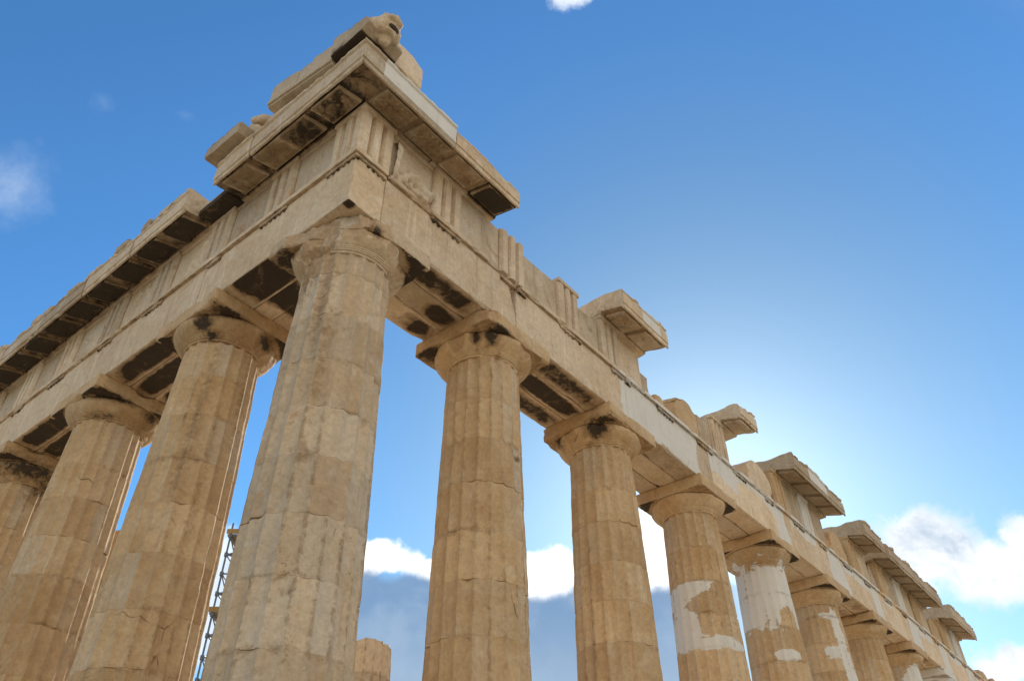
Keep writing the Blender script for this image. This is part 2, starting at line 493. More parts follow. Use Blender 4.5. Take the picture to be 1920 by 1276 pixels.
def column(x, y, label, joint, seed, nth=200, dz=0.055, kf=1.0, stains=(), fresh=None, mat=None, wear=0.007, cut=None, chips=1.0, lean=None, dents=(), capchip=1.2, dh=0.87, stop=None, zbase=0.0, scale=1.0, zoff=0.0):
    """joint: height of one clearly seen drum joint; the others follow from it"""
    mat = mat or M_col
    col = empty("column", (x, y, 0), TEMPLE, label)
    base = np.array([x, y, 0.0])
    top = stop if stop else 9.66
    js = [0.0]
    z = joint
    rs = random.Random(seed)
    lows = []
    while z > 0.5:
        lows.append(z); z -= dh * rs.uniform(0.9, 1.1)
    js += sorted(lows)
    z = joint + dh * rs.uniform(0.9, 1.1)
    while z < top - 0.35:
        js.append(z); z += dh * rs.uniform(0.9, 1.1)
    js.append(top)
    # flute pattern: denser towards the arrises
    th = []
    per = nth // 20
    for f in range(20):
        for k in range(per):
            s = -0.5 + (k + 0.5 * 0) / per
            th.append((f + 0.5 + s) / 20 * 2 * math.pi)
    th = np.array(th); nt = len(th)
    s = (th / (2 * math.pi) * 20) % 1.0 - 0.5
    for k in range(len(js) - 1):
        za, zb = js[k], js[k + 1]
        T = ticks(za + 0.0005, zb - 0.0005, dz)
        Z, TH = np.meshgrid(T, th, indexing='ij')
        SS = np.broadcast_to(s, Z.shape)
        Z, TH, SS = Z.ravel(), TH.ravel(), SS.ravel()
        R0 = shaft_r(Z) * kf
        P0 = np.stack([np.cos(TH) * R0 + x, np.sin(TH) * R0 + y, Z], 1)
        fr = fresh(TH, Z, P0) if fresh else np.zeros(len(Z))
        depth = (0.066 - 0.016 * Z / 9.6) * (1 - np.abs(2 * SS) ** 2.0)
        fi = np.floor(TH / (2 * math.pi) * 20 - 1e-6)
        tone = _hash(fi.astype(np.int64), np.full(len(fi), k), np.full(len(fi), seed), 7) - .5
        tone = .62 * tone + .30 * (_hash(fi.astype(np.int64) // 3, np.full(len(fi), k), np.full(len(fi), seed), 9) - .5)
        depth = depth * (1 - 0.5 * np.clip(fr, 0, 1))
        wv = wear * (0.6 + 1.2 * vnoise(P0 * 1.1, seed + 3)) + 0.03 * relu(fbm(P0 * 1.6, seed + 4, 3) - .60) / .4
        wv = wv + .016 * relu(fbm(P0 * np.array([5, 5, 3.0]), seed + 6, 3) - .46) / .54 * (.4 + vnoise(P0 * 1.3, seed + 7))
        r = R0 - np.maximum(depth, wv * 0.8) - 0.15 * wv
        r -= 0.006 * (fbm(P0 * 3.0, seed + 8, 3) - .5) * 2
        # big scars
        r -= chips * 0.075 * relu(fbm(P0 * 0.9 + 7, seed + 12, 4) - .64) / .36
        # bruised joints: thin bevel everywhere, chips here and there
        e = np.minimum(Z - za, zb - Z)
        ch = relu(fbm(P0 * np.array([2.4, 2.4, 1.0]), seed + 21 + k, 3) - .56) / .44
        rad = 0.004 + 0.10 * ch * chips
        r -= 0.75 * relu(rad - e) * (0.25 + ch)
        r -= 0.004 * (vnoise(np.array([[k * 3.3, seed * 1.7, 0.5]]), 3)[0] - .5) * 4
        if stop is not None:            # broken top
            h = stop - 0.8 * relu(vnoise(np.stack([np.cos(TH), np.sin(TH), TH * 0], 1) * .9 + 3, seed + 2) - .35)
            Z = np.minimum(Z, h) if k == len(js) - 2 else Z
        V = np.stack([np.cos(TH) * r + x, np.sin(TH) * r + y, Z], 1)
        st = .33 * sstep(np.abs(SS), .30, .46) * sstep(fbm(V * np.array([1.6, 1.6, .5]), seed + 70, 3), .50, .66)
        st = np.maximum(st, .26 * sstep(.10 - e, 0, .08) * sstep(fbm(V * 1.7, seed + 71, 3), .5, .65))
        for (sx, sy, sz, rr, rz, am) in stains:
            dd = np.sqrt(((V[:, 0] - sx) / rr) ** 2 + ((V[:, 1] - sy) / rr) ** 2 + ((V[:, 2] - sz) / rz) ** 2)
            st = np.maximum(st, am * np.clip(1.05 - .52 * dd, 0, 1.0) * (dd < 1.9))
        m = len(T)
        a = (np.arange(m - 1)[:, None] * nt + np.arange(nt)[None, :]).ravel()
        b = (np.arange(m - 1)[:, None] * nt + (np.arange(nt) + 1)[None, :] % nt).ravel()
        F = [tuple(q) for q in np.stack([a, b, b + nt, a + nt], 1)]
        V = np.concatenate([V, [[x, y, V[:nt, 2].mean()], [x, y, V[-nt:, 2].mean()]]])
        F += [(len(V) - 2, (q + 1) % nt, q) for q in range(nt)]
        F += [(len(V) - 1, (m - 1) * nt + q, (m - 1) * nt + (q + 1) % nt) for q in range(nt)]
        mb = MB().add(V, F, np.append(st, [0, 0]), np.append(fr, [0, 0]), tone=np.append(tone, [0, 0]))
        mb.build("drum", mat, col, origin=(x, y, za), smooth=19)
    if stop is not None:
        return col
    # capital: annulets and echinus turned, abacus squared
    prof = [(9.655, .730), (9.69, .742), (9.70, .768), (9.722, .770), (9.728, .785), (9.75, .788), (9.756, .803), (9.778, .806), (9.80, .84), (9.85, .895), (9.90, .94), (9.95, .975), (10.0, .998), (10.04, 1.008), (10.065, 1.0), (10.083, .965)]
    na = 200 if nth >= 200 else (120 if nth >= 160 else 72)
    V = []
    TH = np.linspace(0, 2 * math.pi, na, endpoint=False)
    for (z, r) in prof:
        V.append(np.stack([np.cos(TH) * r * kf + x, np.sin(TH) * r * kf + y, np.full(na, z)], 1))
    V = np.concatenate(V)
    C0 = V - base
    ax = np.hypot(C0[:, 0], C0[:, 1])
    ctone = atone = 0.0
    dm = 0.008 * (fbm(V * 4, seed + 40, 3) - .5) * 2 + 0.12 * capchip * relu(fbm(V * 1.8, seed + 44, 4) - .54) / .46
    def dent(V):
        a = np.zeros(len(V))
        wob = 1 + .9 * (fbm(V * 4, seed + 80, 4) - .5)
        for (sx, sy, sz, rr, dp) in dents:
            dd = np.sqrt((V[:, 0] - sx) ** 2 + (V[:, 1] - sy) ** 2 + (V[:, 2] - sz) ** 2) / (rr * wob)
            a = np.maximum(a, dp * np.sqrt(relu(1 - dd)) * (.7 + .8 * (fbm(V * 9, seed + 81, 3) - .3)))
        return a
    if cut:
        q = -C0[:, 0] * .84 - C0[:, 1] * .54
        lim = cut - 0.12 + 0.26 * (fbm(V * 2.3, seed + 1, 4) - .5) + .06 * (10.05 - V[:, 2])
        push = relu(q - lim)
        C0[:, :2] += push[:, None] * np.array([.84, .54])
        ctone = np.where(push > .004, .55, 0)
    dn = dent(C0 + base)
    C0[:, :2] *= (1 - (dm + dn) / np.maximum(ax, .1))[:, None]
    ctone = np.where(dn > .01, -.6, ctone)
    V = C0 + base
    F = []
    for k in range(len(prof) - 1):
        for i2 in range(na):
            j2 = (i2 + 1) % na
            F.append((k * na + i2, k * na + j2, (k + 1) * na + j2, (k + 1) * na + i2))
    F.append(tuple(range((len(prof) - 1) * na, len(prof) * na)))
    F.append(tuple(range(na - 1, -1, -1)))
    def field(V):
        st = np.zeros(len(V))
        for (sx, sy, sz, rr, rz, am) in stains:
            dd = np.sqrt(((V[:, 0] - sx) / rr) ** 2 + ((V[:, 1] - sy) / rr) ** 2 + ((V[:, 2] - sz) / rz) ** 2)
            st = np.maximum(st, am * np.clip(1.05 - .52 * dd, 0, 1.0) * (dd < 1.9))
        return st
    fr = fresh(np.arctan2(C0[:, 1], C0[:, 0]), V[:, 2], V) if fresh else 0.0
    MB().add(V, F, field(V), fr, tone=ctone).build("echinus", mat, col, origin=(x, y, 9.66), smooth=40)
    hw = 1.0 * (1.02 if kf > 1 else 1.0)
    V, F = stone((x - hw, x + hw, y - hw, y + hw, 10.085, H - 0.004), 0.06, 0.02, 0.11 * chips, 0.009, seed + 60)
    if cut:
        C0 = V - base
        q = -C0[:, 0] * .84 - C0[:, 1] * .54
        lim = cut - 0.12 + 0.26 * (fbm(V * 2.3, seed + 1, 4) - .5) - .10 * (V[:, 2] - 10.1)
        push = relu(q - lim)
        C0[:, :2] += push[:, None] * np.array([.84, .54])
        atone = np.where(push > .004, .55, 0)
        V = C0 + base
    dn = dent(V)
    C0 = V - base
    C0[:, :2] *= (1 - dn / np.maximum(np.hypot(C0[:, 0], C0[:, 1]), .1))[:, None]
    atone = np.where(dn > .01, -.6, atone)
    V = C0 + base
    st = field(V)
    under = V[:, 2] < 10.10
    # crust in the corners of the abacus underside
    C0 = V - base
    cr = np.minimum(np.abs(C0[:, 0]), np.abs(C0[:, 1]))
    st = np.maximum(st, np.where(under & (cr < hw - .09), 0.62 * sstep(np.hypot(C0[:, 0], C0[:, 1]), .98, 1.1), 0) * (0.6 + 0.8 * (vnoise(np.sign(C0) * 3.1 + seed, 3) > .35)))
    MB().add(V, F, st, (fresh(np.arctan2(C0[:, 1], C0[:, 0]), V[:, 2], V) if fresh else 0.0), tone=atone).build("abacus", mat, col, origin=(x, y, 10.085))
    return col

def blob_fresh(pos, neg=()):
    """pos / neg: (angle deg, z, half angle, half height)"""
    def f(TH, Z, P):
        A = np.degrees(TH)
        def one(lst):
            v = np.full(len(Z), -1.0)
            for (a0, z0, ra, rz) in lst:
                da = (A - a0 + 180) % 360 - 180
                v = np.maximum(v, 1 - (np.abs(da / ra) ** 3 + np.abs((Z - z0) / rz) ** 3) ** (1 / 3))
            return v
        v = np.clip(0.5 + 1.0 * one(pos), 0, 1)
        if neg:
            v = v * (1 - np.clip(0.5 + 1.2 * one(neg), 0, 1))
        return v
    return f

# corner column and its neighbours
column(0, 0, "thick corner column with its capital broken and patched with grey", 4.81, 11, 240, 0.05, 1.022, mat=M_corner, cut=0.99, wear=0.005, capchip=1.6, dents=[(-1.0, -.15, 10.0, .50, .26), (-.95, .1, 10.3, .55, .22), (-.62, -.80, 9.98, .28, .08), (-.25, -1.0, 10.3, .35, .10), (.15, -.98, 9.95, .16, .04), (.7, -.75, 9.9, .22, .06)],
       stains=[(-0.23, -0.95, 10.13, .10, .13, 1.0), (-.68, -.36, 8.7, .10, 1.1, .52), (-.60, -.55, 7.6, .07, .9, .48), (-.66, -.60, 5.72, .14, .12, .62), (-.62, -.70, 3.75, .10, .05, .7), (-.72, .1, 9.3, .2, .5, .5), (0.85, -0.45, 10.07, .20, .10, .9), (-0.75, .75, 10.07, .3, .10, .9)])
column(fx(1), 0, "first flank column right of the corner column", 5.95, 12, 220, 0.05, mat=M_col, dents=[(2.86, -.52, 9.98, .16, .06), (3.15, -.80, 9.95, .16, .05), (2.7, -.1, 9.98, .22, .07), (3.9, -1.0, 9.98, .2, .05), (2.66, -1.0, 10.3, .3, .08)],
       stains=[(3.05, -.75, 9.97, .13, .17, 1.0), (2.88, -.50, 10.0, .09, .15, 1.0), (3.16, -.88, 10.10, .26, .05, 1.0), (2.75, .70, 10.08, .25, .06, 1.1), (3.0, -.45, 9.3, .06, .55, .62), (3.35, -.68, 9.55, .05, .25, .6), (3.85, -.75, 7.55, .12, .05, .75)])
column(fx(2), 0, "second flank column right of the corner, capital stained black", 6.01, 13, 200, 0.06, mat=M_col, dents=[(7.15, -.50, 9.97, .22, .07), (7.0, .2, 9.95, .2, .06), (7.0, 1.0, 10.3, .3, .08)],
       stains=[(7.16, -.49, 9.97, .24, .17, 1.05), (7.23, .6, 10.03, .16, .15, .9), (7.3, -.2, 9.75, .07, .12, .8)])
column(fx(3), 0, "flank column patched with white marble in its middle drums", 6.95, 14, 160, 0.07,
       fresh=blob_fresh([(-205, 7.45, 62, .30), (-200, 6.65, 52, .48), (-150, 6.24, 72, .15), (-172, 7.62, 42, .16)], [(-150, 6.74, 17, .26), (-140, 7.15, 42, .20)]))
column(fx(4), 0, "flank column whose upper drums are white new marble", 7.79, 15, 160, 0.07,
       fresh=blob_fresh([(-150, 8.70, 400, .94), (-132, 6.98, 26, .14)], [(-113, 8.08, 17, .30)]))
column(fx(5), 0, "flank column with white patches down its right side", 9.25, 16, 120, 0.09,
       fresh=blob_fresh([(-112, 8.3, 16, 1.2), (-135, 8.12, 30, .18), (-138, 9.28, 22, .10), (-105, 6.5, 24, 1.5)]))
column(fx(6), 0, "flank column of yellow stone sixth from the corner", 8.9, 17, 120, 0.09)
for n in range(7, NF + 1):
    column(fx(n), 0, None, 8.6 + (n % 3) * .2, 18 + n, 100, 0.14,
           fresh=blob_fresh([(-120, 9.2, 40, .5)]) if n % 2 else blob_fresh([(-150, 8.4, 60, .4), (-140, 10.2, 90, .3)]))
column(0, fx(1), "front column just left of the corner column", 4.43, 41, 220, 0.05, mat=M_col, dents=[(-.80, 3.2, 9.95, .2, .06), (.35, 2.78, 9.9, .25, .08), (-.1, 2.72, 9.72, .3, .05), (.6, 2.7, 10.2, .3, .06)], wear=.009,
       stains=[(-.50, 3.10, 8.1, .07, 1.4, .55), (-.15, 2.88, 7.7, .06, 1.7, .52), (.25, 2.92, 8.6, .10, .8, .5), (-.82, 3.22, 9.94, .16, .17, 1.05), (-.65, 3.14, 9.72, .17, .08, .95), (.41, 2.80, 9.95, .2, .12, 1.1), (-.6, 2.75, 10.07, .35, .05, 1.0)])
column(0, fx(2), "front column second from the corner column on the left", 5.2, 42, 200, 0.06, mat=M_col, wear=.009, chips=1.6,
       stains=[(-.45, 7.15, 10.06, .5, .06, .9), (-.60, 7.30, 9.72, .35, .06, .75), (.45, 7.1, 9.6, .18, .5, .75), (.45, 7.0, 9.97, .2, .1, 1.0)])
column(0, fx(3), "front column at the left edge with a blackened capital", 6.0, 43, 160, 0.07, mat=M_col, chips=1.3,
       stains=[(-.3, 11.3, 9.95, .9, .2, .8), (.3, 11.4, 9.6, .3, .25, .9)])
for n in range(4, NL + 1):
    column(0, fx(n), None, 5.5, 44 + n, 100, 0.14)

# ------------------------------------------------------------------ architrave
def guttae_strip(mb, side, u0, u1, fresh=0.0, seed=0, z=11.652, d0=0.885):
    T, flip = SIDE[side]
    V, F = stone((u0, u1, d0 - .01, d0 + .042, z - .073, z), 0.06, .008, .02, .002, seed, freq=5)
    mb.add(T(V), F, 0.42, fresh, flip)  # regula darkened in colour to deepen the shadow under the taenia
    n = 6
    for k in range(n):
        if vnoise(np.array([[k * 1.7 + u0 * 3, seed, 1.]]), 5)[0] < .22: continue
        uc = u0 + (k + .5) * (u1 - u0) / n
        V = []; F = []
        for (zz, r) in ((z - .072, .027), (z - .122, .035)):
            for q in range(8):
                a = q * math.pi / 4
                V.append((uc + math.cos(a) * r, d0 + .004 + r * .55 + math.sin(a) * r * .9, zz))
        for q in range(8):
            F.append((q, q + 8, (q + 1) % 8 + 8, (q + 1) % 8))
        F.append(tuple(range(8))[::-1][::-1]); F.append(tuple(range(15, 7, -1)))
        mb.add(T(np.array(V)), F, 0.60, fresh, flip)  # beads coloured dark so the row reads as shadow

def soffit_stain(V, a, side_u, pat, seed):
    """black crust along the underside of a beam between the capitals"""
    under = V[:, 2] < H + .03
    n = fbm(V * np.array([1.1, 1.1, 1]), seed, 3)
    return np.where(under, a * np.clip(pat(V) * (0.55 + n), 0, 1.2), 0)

def tri_centres(side):
    c0 = [-0.93 + .4225]
    c0 += [1.465, 3.575, 5.69]
    z = 7.80
    while z < 64: c0.append(z); z += 2.146
    return c0

def beam(side, ua, ub, seed, label=None, fresh=None, stain=0.0, res=0.075, triglyphs=(), taenia=True, mitre=False, gap=(), d_in=True, chip=1.0, soff=None, broken_end=0):
    T, flip = SIDE[side]
    lab = label
    out = None
    for k, (da, db) in enumerate([(.300, .885), (-.29, .29), (-.885, -.300)]):
        if k and not d_in: continue
        a = ua if k == 0 else max(ua, .90)
        rs = res if k < 2 else res * 1.6
        V, F = stone((a + .003, ub - .003, da, db, H, 11.655), rs, .016, .085 * chip, .008, seed + k * 7, freq=1.5, keep=('z1',))
        mid = (a + ub) / 2; hl = (ub - a) / 2 - 1.0
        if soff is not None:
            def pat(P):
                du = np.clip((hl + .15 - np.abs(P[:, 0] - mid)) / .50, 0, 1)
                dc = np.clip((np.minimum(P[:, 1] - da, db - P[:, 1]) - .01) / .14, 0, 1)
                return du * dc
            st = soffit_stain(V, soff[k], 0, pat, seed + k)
        else:
            st = 0.0
        if broken_end and k == 0:
            lim = ub - .01 - broken_end * sstep(V[:, 2], 10.75, 11.6) * (.5 + fbm(V * 2.5, seed, 3))
            V[:, 0] = np.minimum(V[:, 0], lim)
        V = V + np.array([0, .010 * (vnoise(np.array([[seed * 1.3, k * 2.1, .5]]), 3)[0] - .5) * 2, 0])
        W_ = T(V)
        fr = fresh(V) if fresh else 0.0
        mb = MB().add(W_, F, st, fr, flip)
        if k == 0:
            if taenia:
                segs = []
                x0 = ua
                for g0, g1 in sorted(gap):
                    if g0 > x0: segs.append((x0, g0))
                    x0 = g1
                if x0 < ub: segs.append((x0, ub))
                for (s0, s1) in segs:
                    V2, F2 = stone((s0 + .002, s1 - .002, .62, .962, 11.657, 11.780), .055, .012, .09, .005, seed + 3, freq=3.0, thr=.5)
                    mb.add(T(V2), F2, np.where((V2[:, 2] < 11.685) & (V2[:, 1] < .955), .36, 0), fresh(V2) if fresh else 0.0, flip)  # shadow line under the taenia painted in along with its stains
            b = mb.build("architrave_block", M_ent, TEMPLE, lab)
            out = b
            for tcn in triglyphs:
                u0, u1 = max(tcn - .4225, ua + .02), min(tcn + .4225, ub - .02)
                if u1 - u0 < .2: continue
                mg = MB()
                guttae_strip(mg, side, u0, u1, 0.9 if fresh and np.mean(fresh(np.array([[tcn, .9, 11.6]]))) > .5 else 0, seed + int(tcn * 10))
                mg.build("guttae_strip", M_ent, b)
        else:
            mb.build("architrave_block", M_ent, TEMPLE)
    return out

TC = tri_centres('flank')
def white_span(u0, u1, zlo=10.43, noise=.4):
    def f(V):
        q = np.minimum(V[:, 0] - u0, u1 - V[:, 0]) / .35 + 2.6 * (fbm(V * np.array([1.2, 1.2, 1.2]), int(u0 * 7) + 3, 3) - .5)
        face = (V[:, 1] > .86)
        zz = (V[:, 2] - zlo) / .25 + 2.0 * (fbm(V * 1.1, 77, 3) - .5)
        return np.clip(.5 + np.minimum(q, zz), 0, 1) * face
    return f
def multi(*fs):
    def f(V):
        r = fs[0](V)
        for g2 in fs[1:]: r = np.maximum(r, g2(V))
        return r
    return f

# the corner stone belongs to the front; its end shows on the flank
V, F = stone((-.885, -.150, -.885, fx(1), H, 11.655), .07, .012, .035, .005, 301, freq=1.5, keep=('z1',))
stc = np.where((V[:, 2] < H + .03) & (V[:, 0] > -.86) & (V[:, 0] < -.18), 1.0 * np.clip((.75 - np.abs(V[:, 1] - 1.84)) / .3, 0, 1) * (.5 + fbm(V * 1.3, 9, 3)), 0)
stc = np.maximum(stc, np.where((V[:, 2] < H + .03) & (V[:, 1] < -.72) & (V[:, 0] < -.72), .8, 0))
mb = MB().add(V, F, stc)
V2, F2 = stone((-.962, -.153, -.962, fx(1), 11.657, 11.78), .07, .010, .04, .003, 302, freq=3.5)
mb.add(V2, F2, np.where((V2[:, 2] < 11.685) & (V2[:, 0] > -.955) & (V2[:, 1] > -.955), .36, 0))  # the painted shadow line carried round the corner stone
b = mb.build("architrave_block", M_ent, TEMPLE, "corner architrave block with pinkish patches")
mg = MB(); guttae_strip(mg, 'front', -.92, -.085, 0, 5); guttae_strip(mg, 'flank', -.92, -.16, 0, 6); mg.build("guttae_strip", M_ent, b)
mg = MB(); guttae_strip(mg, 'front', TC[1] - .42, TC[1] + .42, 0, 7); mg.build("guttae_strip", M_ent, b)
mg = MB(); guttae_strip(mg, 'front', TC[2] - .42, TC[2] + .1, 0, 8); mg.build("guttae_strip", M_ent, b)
for k, (xa, xb) in enumerate([(-.143, .30), (.31, .885)]):
    V, F = stone((xa, xb, .92, fx(1), H, 11.655), .08, .012, .05, .006, 310 + k, keep=('z1',))
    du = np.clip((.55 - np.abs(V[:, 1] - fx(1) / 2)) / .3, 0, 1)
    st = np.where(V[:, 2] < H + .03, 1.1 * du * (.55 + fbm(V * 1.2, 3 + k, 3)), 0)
    MB().add(V, F, st).build("architrave_block", M_ent, TEMPLE)

beam('flank', -.146, fx(1), 321, "flank architrave block between corner column and first column", res=.06, triglyphs=TC[1:3], gap=[(2.72, 3.68)], soff=(.70, 1.10, .95), broken_end=.26)
beam('flank', fx(1), fx(2), 322, "flank architrave block with a cracked left joint", res=.06, triglyphs=TC[2:5], soff=(.60, 1.30, .70), gap=[(fx(1), 3.80)], chip=1.3,
     fresh=lambda V: white_span(7.75, 9.2)(V))
beam('flank', fx(2), fx(3), 323, "flank architrave block mostly replaced in white marble", fresh=white_span(7.5, 11.6), triglyphs=TC[4:7], soff=(.15, .1, .1))
beam('flank', fx(3), fx(4), 324, "flank architrave block of pale stone with white patches", fresh=multi(white_span(12.0, 13.9, 10.9), white_span(12.2, 16.9, 11.4)), triglyphs=TC[6:9])
for n in range(4, NF):
    u0, u1 = fx(n), fx(n + 1)
    beam('flank', u0, u1, 325 + n, None, res=.12, triglyphs=[t for t in TC if u0 <= t < u1], d_in=True,
         fresh=multi(white_span(u0 - .1, u0 + .9 + .5 * (n % 2), 10.0), white_span(u0 + 1.5, u0 + 2.2 + (n % 3), 11.35)), soff=(.3, .3, .3) if n % 2 else None)
for n in range(1, NL):
    u0, u1 = fx(n), fx(n + 1)
    beam('front', u0, u1, 361 + n, ["front architrave block over the second opening", "front architrave block at the left edge"][n - 1] if n < 3 else None,
         res=.07 if n < 3 else .12, triglyphs=[t for t in TC if u0 <= t < u1], soff=(1.0, 1.25, 1.25))

# ------------------------------------------------------------------ frieze
ZF0, ZF1 = 11.783, 13.128
DF = 0.930
def tri_outline(W=.845, dep=.120):
    hb, fe, gl = .062, .157, .125
    p = [(0, -.32), (0, -hb)]
    u = hb
    p.append((u, 0))
    for k in range(3):
        u += fe; p.append((u, 0))
        if k < 2:
            p += [(u + gl * .42, -dep), (u + gl * .58, -dep)]
            u += gl; p.append((u, 0))
    p += [(W, -hb), (W, -.32)]
    return p

def worn(V, C, amt, chipr, seed, ctr):
    """wear: corners of the section pulled in, skin noise"""
    n = fbm(V * 2.6, seed, 3)
    big = relu(fbm(V * 1.4, seed + 3, 3) - .55) / .45
    d = V - ctr; d[:, 2] = 0
    L = np.linalg.norm(d, axis=1, keepdims=True); d = d / np.maximum(L, 1e-6)
    a = C * (amt * n + chipr * big) + amt * .5 * (n - .5)
    return V - d * a[:, None]

def triglyph(side, uc, seed, label=None, ztop=ZF1, broken=0.0, fresh=0.0, stain=0.0, cap=True, mat=None, res=.06, wear=.012):
    T, flip = SIDE[side]
    W = .845
    outl = [(uc - W / 2 + u, DF + d) for (u, d) in tri_outline()]
    zc = ztop - (.115 if cap else 0)
    V, F, C = extrude_z(outl, ZF0, zc, res, .05)
    V = worn(V, C, wear, .05, seed, np.array([uc, .6, 0]))
    if broken:
        cutz = ztop - broken * (0.25 + 1.5 * relu(fbm(V * np.array([2.2, 2.2, .0]), seed + 9, 3) - .35))
        V[:, 2] = np.minimum(V[:, 2], cutz)
    fl = not flip
    mb = MB().add(T(V), F, stain, fresh, fl)
    if cap:
        V, F = stone((uc - W / 2 - .004, uc + W / 2 + .004, .62, DF + .022, zc + .001, ztop), .06, .01, .03, .003, seed + 2, freq=4)
        mb.add(T(V), F, stain, fresh, flip)
    return mb.build("triglyph", mat or M_frieze, TEMPLE, label)

def metope(side, ua, ub, seed, label=None, lumps=(), ztop=ZF1, fresh=0.0, res=.05, cap=True, broken=0.0, mat=None):
    """slab set back between the triglyphs, with what is left of its relief as a child"""
    T, flip = SIDE[side]
    db = .845
    V, F = stone((ua + .004, ub - .004, db - .22, db, ZF0, ztop - (.10 if cap else 0)), res * 1.6, .008, .02, .006, seed)
    if broken:
        cutz = ztop - broken * (.15 + 1.7 * relu(fbm(V * np.array([1.4, 0, 0]), seed + 9, 3) - .32))
        V[:, 2] = np.minimum(V[:, 2], cutz)
    mb = MB().add(T(V), F, 0, fresh, flip)
    if cap and not broken:
        V, F = stone((ua + .004, ub - .004, .62, db + .035, ztop - .099, ztop), .07, .01, .035, .003, seed + 2, freq=4)
        mb.add(T(V), F, 0, fresh, flip)
    o = mb.build("metope", mat or M_frieze, TEMPLE, label)
    if lumps:
        uu, zz = np.meshgrid(np.arange(ua + .03, ub - .03, res * .6), np.arange(ZF0 + .02, ztop - .12, res * .6), indexing='ij')
        sh = uu.shape
        u, z = uu.ravel(), zz.ravel()
        h = np.zeros(len(u))
        Wd = ub - ua
        for (a, b2, c2, d2, r, hh) in lumps:       # limbs: capsules in fractions of the panel
            p = np.array([ua + a * Wd, ZF0 + b2 * 1.2]); q = np.array([ua + c2 * Wd, ZF0 + d2 * 1.2])
            w = q - p; L2 = max(1e-6, w @ w)
            t = np.clip(((u - p[0]) * w[0] + (z - p[1]) * w[1]) / L2, 0, 1)
            wob = 1 + .5 * (fbm(np.stack([u, z, u * 0], 1) * 5, seed + 5, 3) - .5)
            dd = np.hypot(u - p[0] - t * w[0], z - p[1] - t * w[1]) / (r * wob)
            h = np.maximum(h, hh * np.sqrt(relu(1 - dd ** 2)))
        nn = fbm(np.stack([u, z, u * 0], 1) * 7, seed, 4)
        fold = fbm(np.stack([u * 16 + 3 * vnoise(np.stack([u, z, u * 0], 1) * 3, 2), z * 3.5, u * 0], 1), seed + 3, 2)
        h = h * (.55 + .6 * (nn - .3) + .75 * (fold - .2)) - .006
        Vv = np.stack([u, db + h, z], 1)
        n1 = sh[1]
        idx = (np.arange(sh[0] - 1)[:, None] * n1 + np.arange(n1 - 1)[None, :]).ravel()
        Fq = np.stack([idx, idx + 1, idx + n1 + 1, idx + n1], 1)
        keepf = (h[Fq] > 0).any(1)
        Fq = Fq[keepf]
        used, inv = np.unique(Fq, return_inverse=True)
        if len(used):
            MB().add(T(Vv[used]), inv.reshape(Fq.shape), 0, fresh, not flip).build("relief", mat or M_frieze, o, smooth=50)
    return o

# the corner triglyph shows two faces
W = .845
o = tri_outline()
fl = [(-DF + u, -(DF + d)) for (u, d) in o[1:]]          # flank face, along +x
frn = [(-(DF + d), -DF + u) for (u, d) in o[1:]][::-1]   # front face, coming back along y
poly = frn[:-1] + [(-DF, -DF + .075), (-DF + .075, -DF)] + fl[1:]
poly = [p for p in poly]
V, F, C = extrude_z(poly, ZF0, ZF1 - .115, .05, .05)
V = worn(V, C, .008, .02, 401, np.array([-.4, -.4, 0]))
mb = MB().add(V, F)
V, F = stone((-DF - .022, -DF + W, -DF - .022, -DF + W, ZF1 - .114, ZF1), .06, .01, .03, .003, 402, freq=4)
mb.add(V, F)
mb.build("triglyph", M_frieze, TEMPLE, "corner triglyph turning from the front to the flank")

random.seed(4)
def rnd_lumps(k, seed, big=1.0):
    rs = random.Random(seed)
    L = []
    for q in range(k):
        a, b2 = rs.uniform(.12, .85), rs.uniform(.1, .7)
        an = rs.uniform(.7, 2.4); ln = rs.uniform(.15, .5)
        L.append((a, b2, min(.95, max(.05, a + math.cos(an) * ln)), min(.92, b2 + math.sin(an) * ln), rs.uniform(.05, .11) * big, rs.uniform(.03, .08) * big))
    return L

for k in range(1, 20):
    if TC[k] > fx(NL) + 1: break
    near = k < 7
    triglyph('front', TC[k], 410 + k, None, res=.06 if near else .12, wear=.008)
    metope('front', TC[k - 1] + .4225, TC[k] - .4225, 430 + k, None, rnd_lumps(3 if k != 1 else 2, 60 + k, .8), res=.045 if near else .09)

# flank frieze near the corner
metope('flank', TC[0] + .4225, TC[1] - .4225, 451, "metope with broken drapery and a reclining body in high relief",
       [(.06, .10, .10, .80, .12, .17), (.10, .12, .30, .12, .11, .15), (.20, .05, .33, .30, .09, .13), (.48, .38, .92, .30, .14, .17), (.45, .15, .85, .14, .07, .10), (.42, .5, .52, .16, .05, .08), (.6, .2, .95, .2, .05, .09)], res=.035)
triglyph('flank', TC[1], 461, "triglyph under the end of the corner cornice", wear=.014)
metope('flank', TC[1] + .4225, TC[2] - .4225, 452, "plain worn metope beside the open gap in the cornice", [(.25, .62, .3, .45, .06, .03), (.72, .62, .75, .40, .05, .05), (.80, .38, .93, .33, .035, .04)], ztop=13.06, cap=False, res=.04)
triglyph('flank', TC[2], 462, "freestanding triglyph with a broken top left of a grey metope", cap=False, broken=.10, wear=.012)
metope('flank', TC[2] + .4225, TC[3] - .4225, 453, "smooth grey metope with dark relief scars", [(.62, .75, .68, .45, .05, .035), (.68, .45, .8, .22, .045, .05), (.1, .5, .14, .4, .04, .03)], ztop=12.98, cap=False, res=.04, broken=.06, mat=M_cor)
triglyph('flank', TC[3], 463, "triglyph with three rough ribs right of the grey metope", wear=.03)
metope('flank', TC[3] + .4225, 6.98, 454, None, rnd_lumps(2, 5), ztop=12.88, cap=False, broken=.12)
triglyph('flank', 7.45, 464, "triglyph under the first standing cornice fragment", wear=.04)
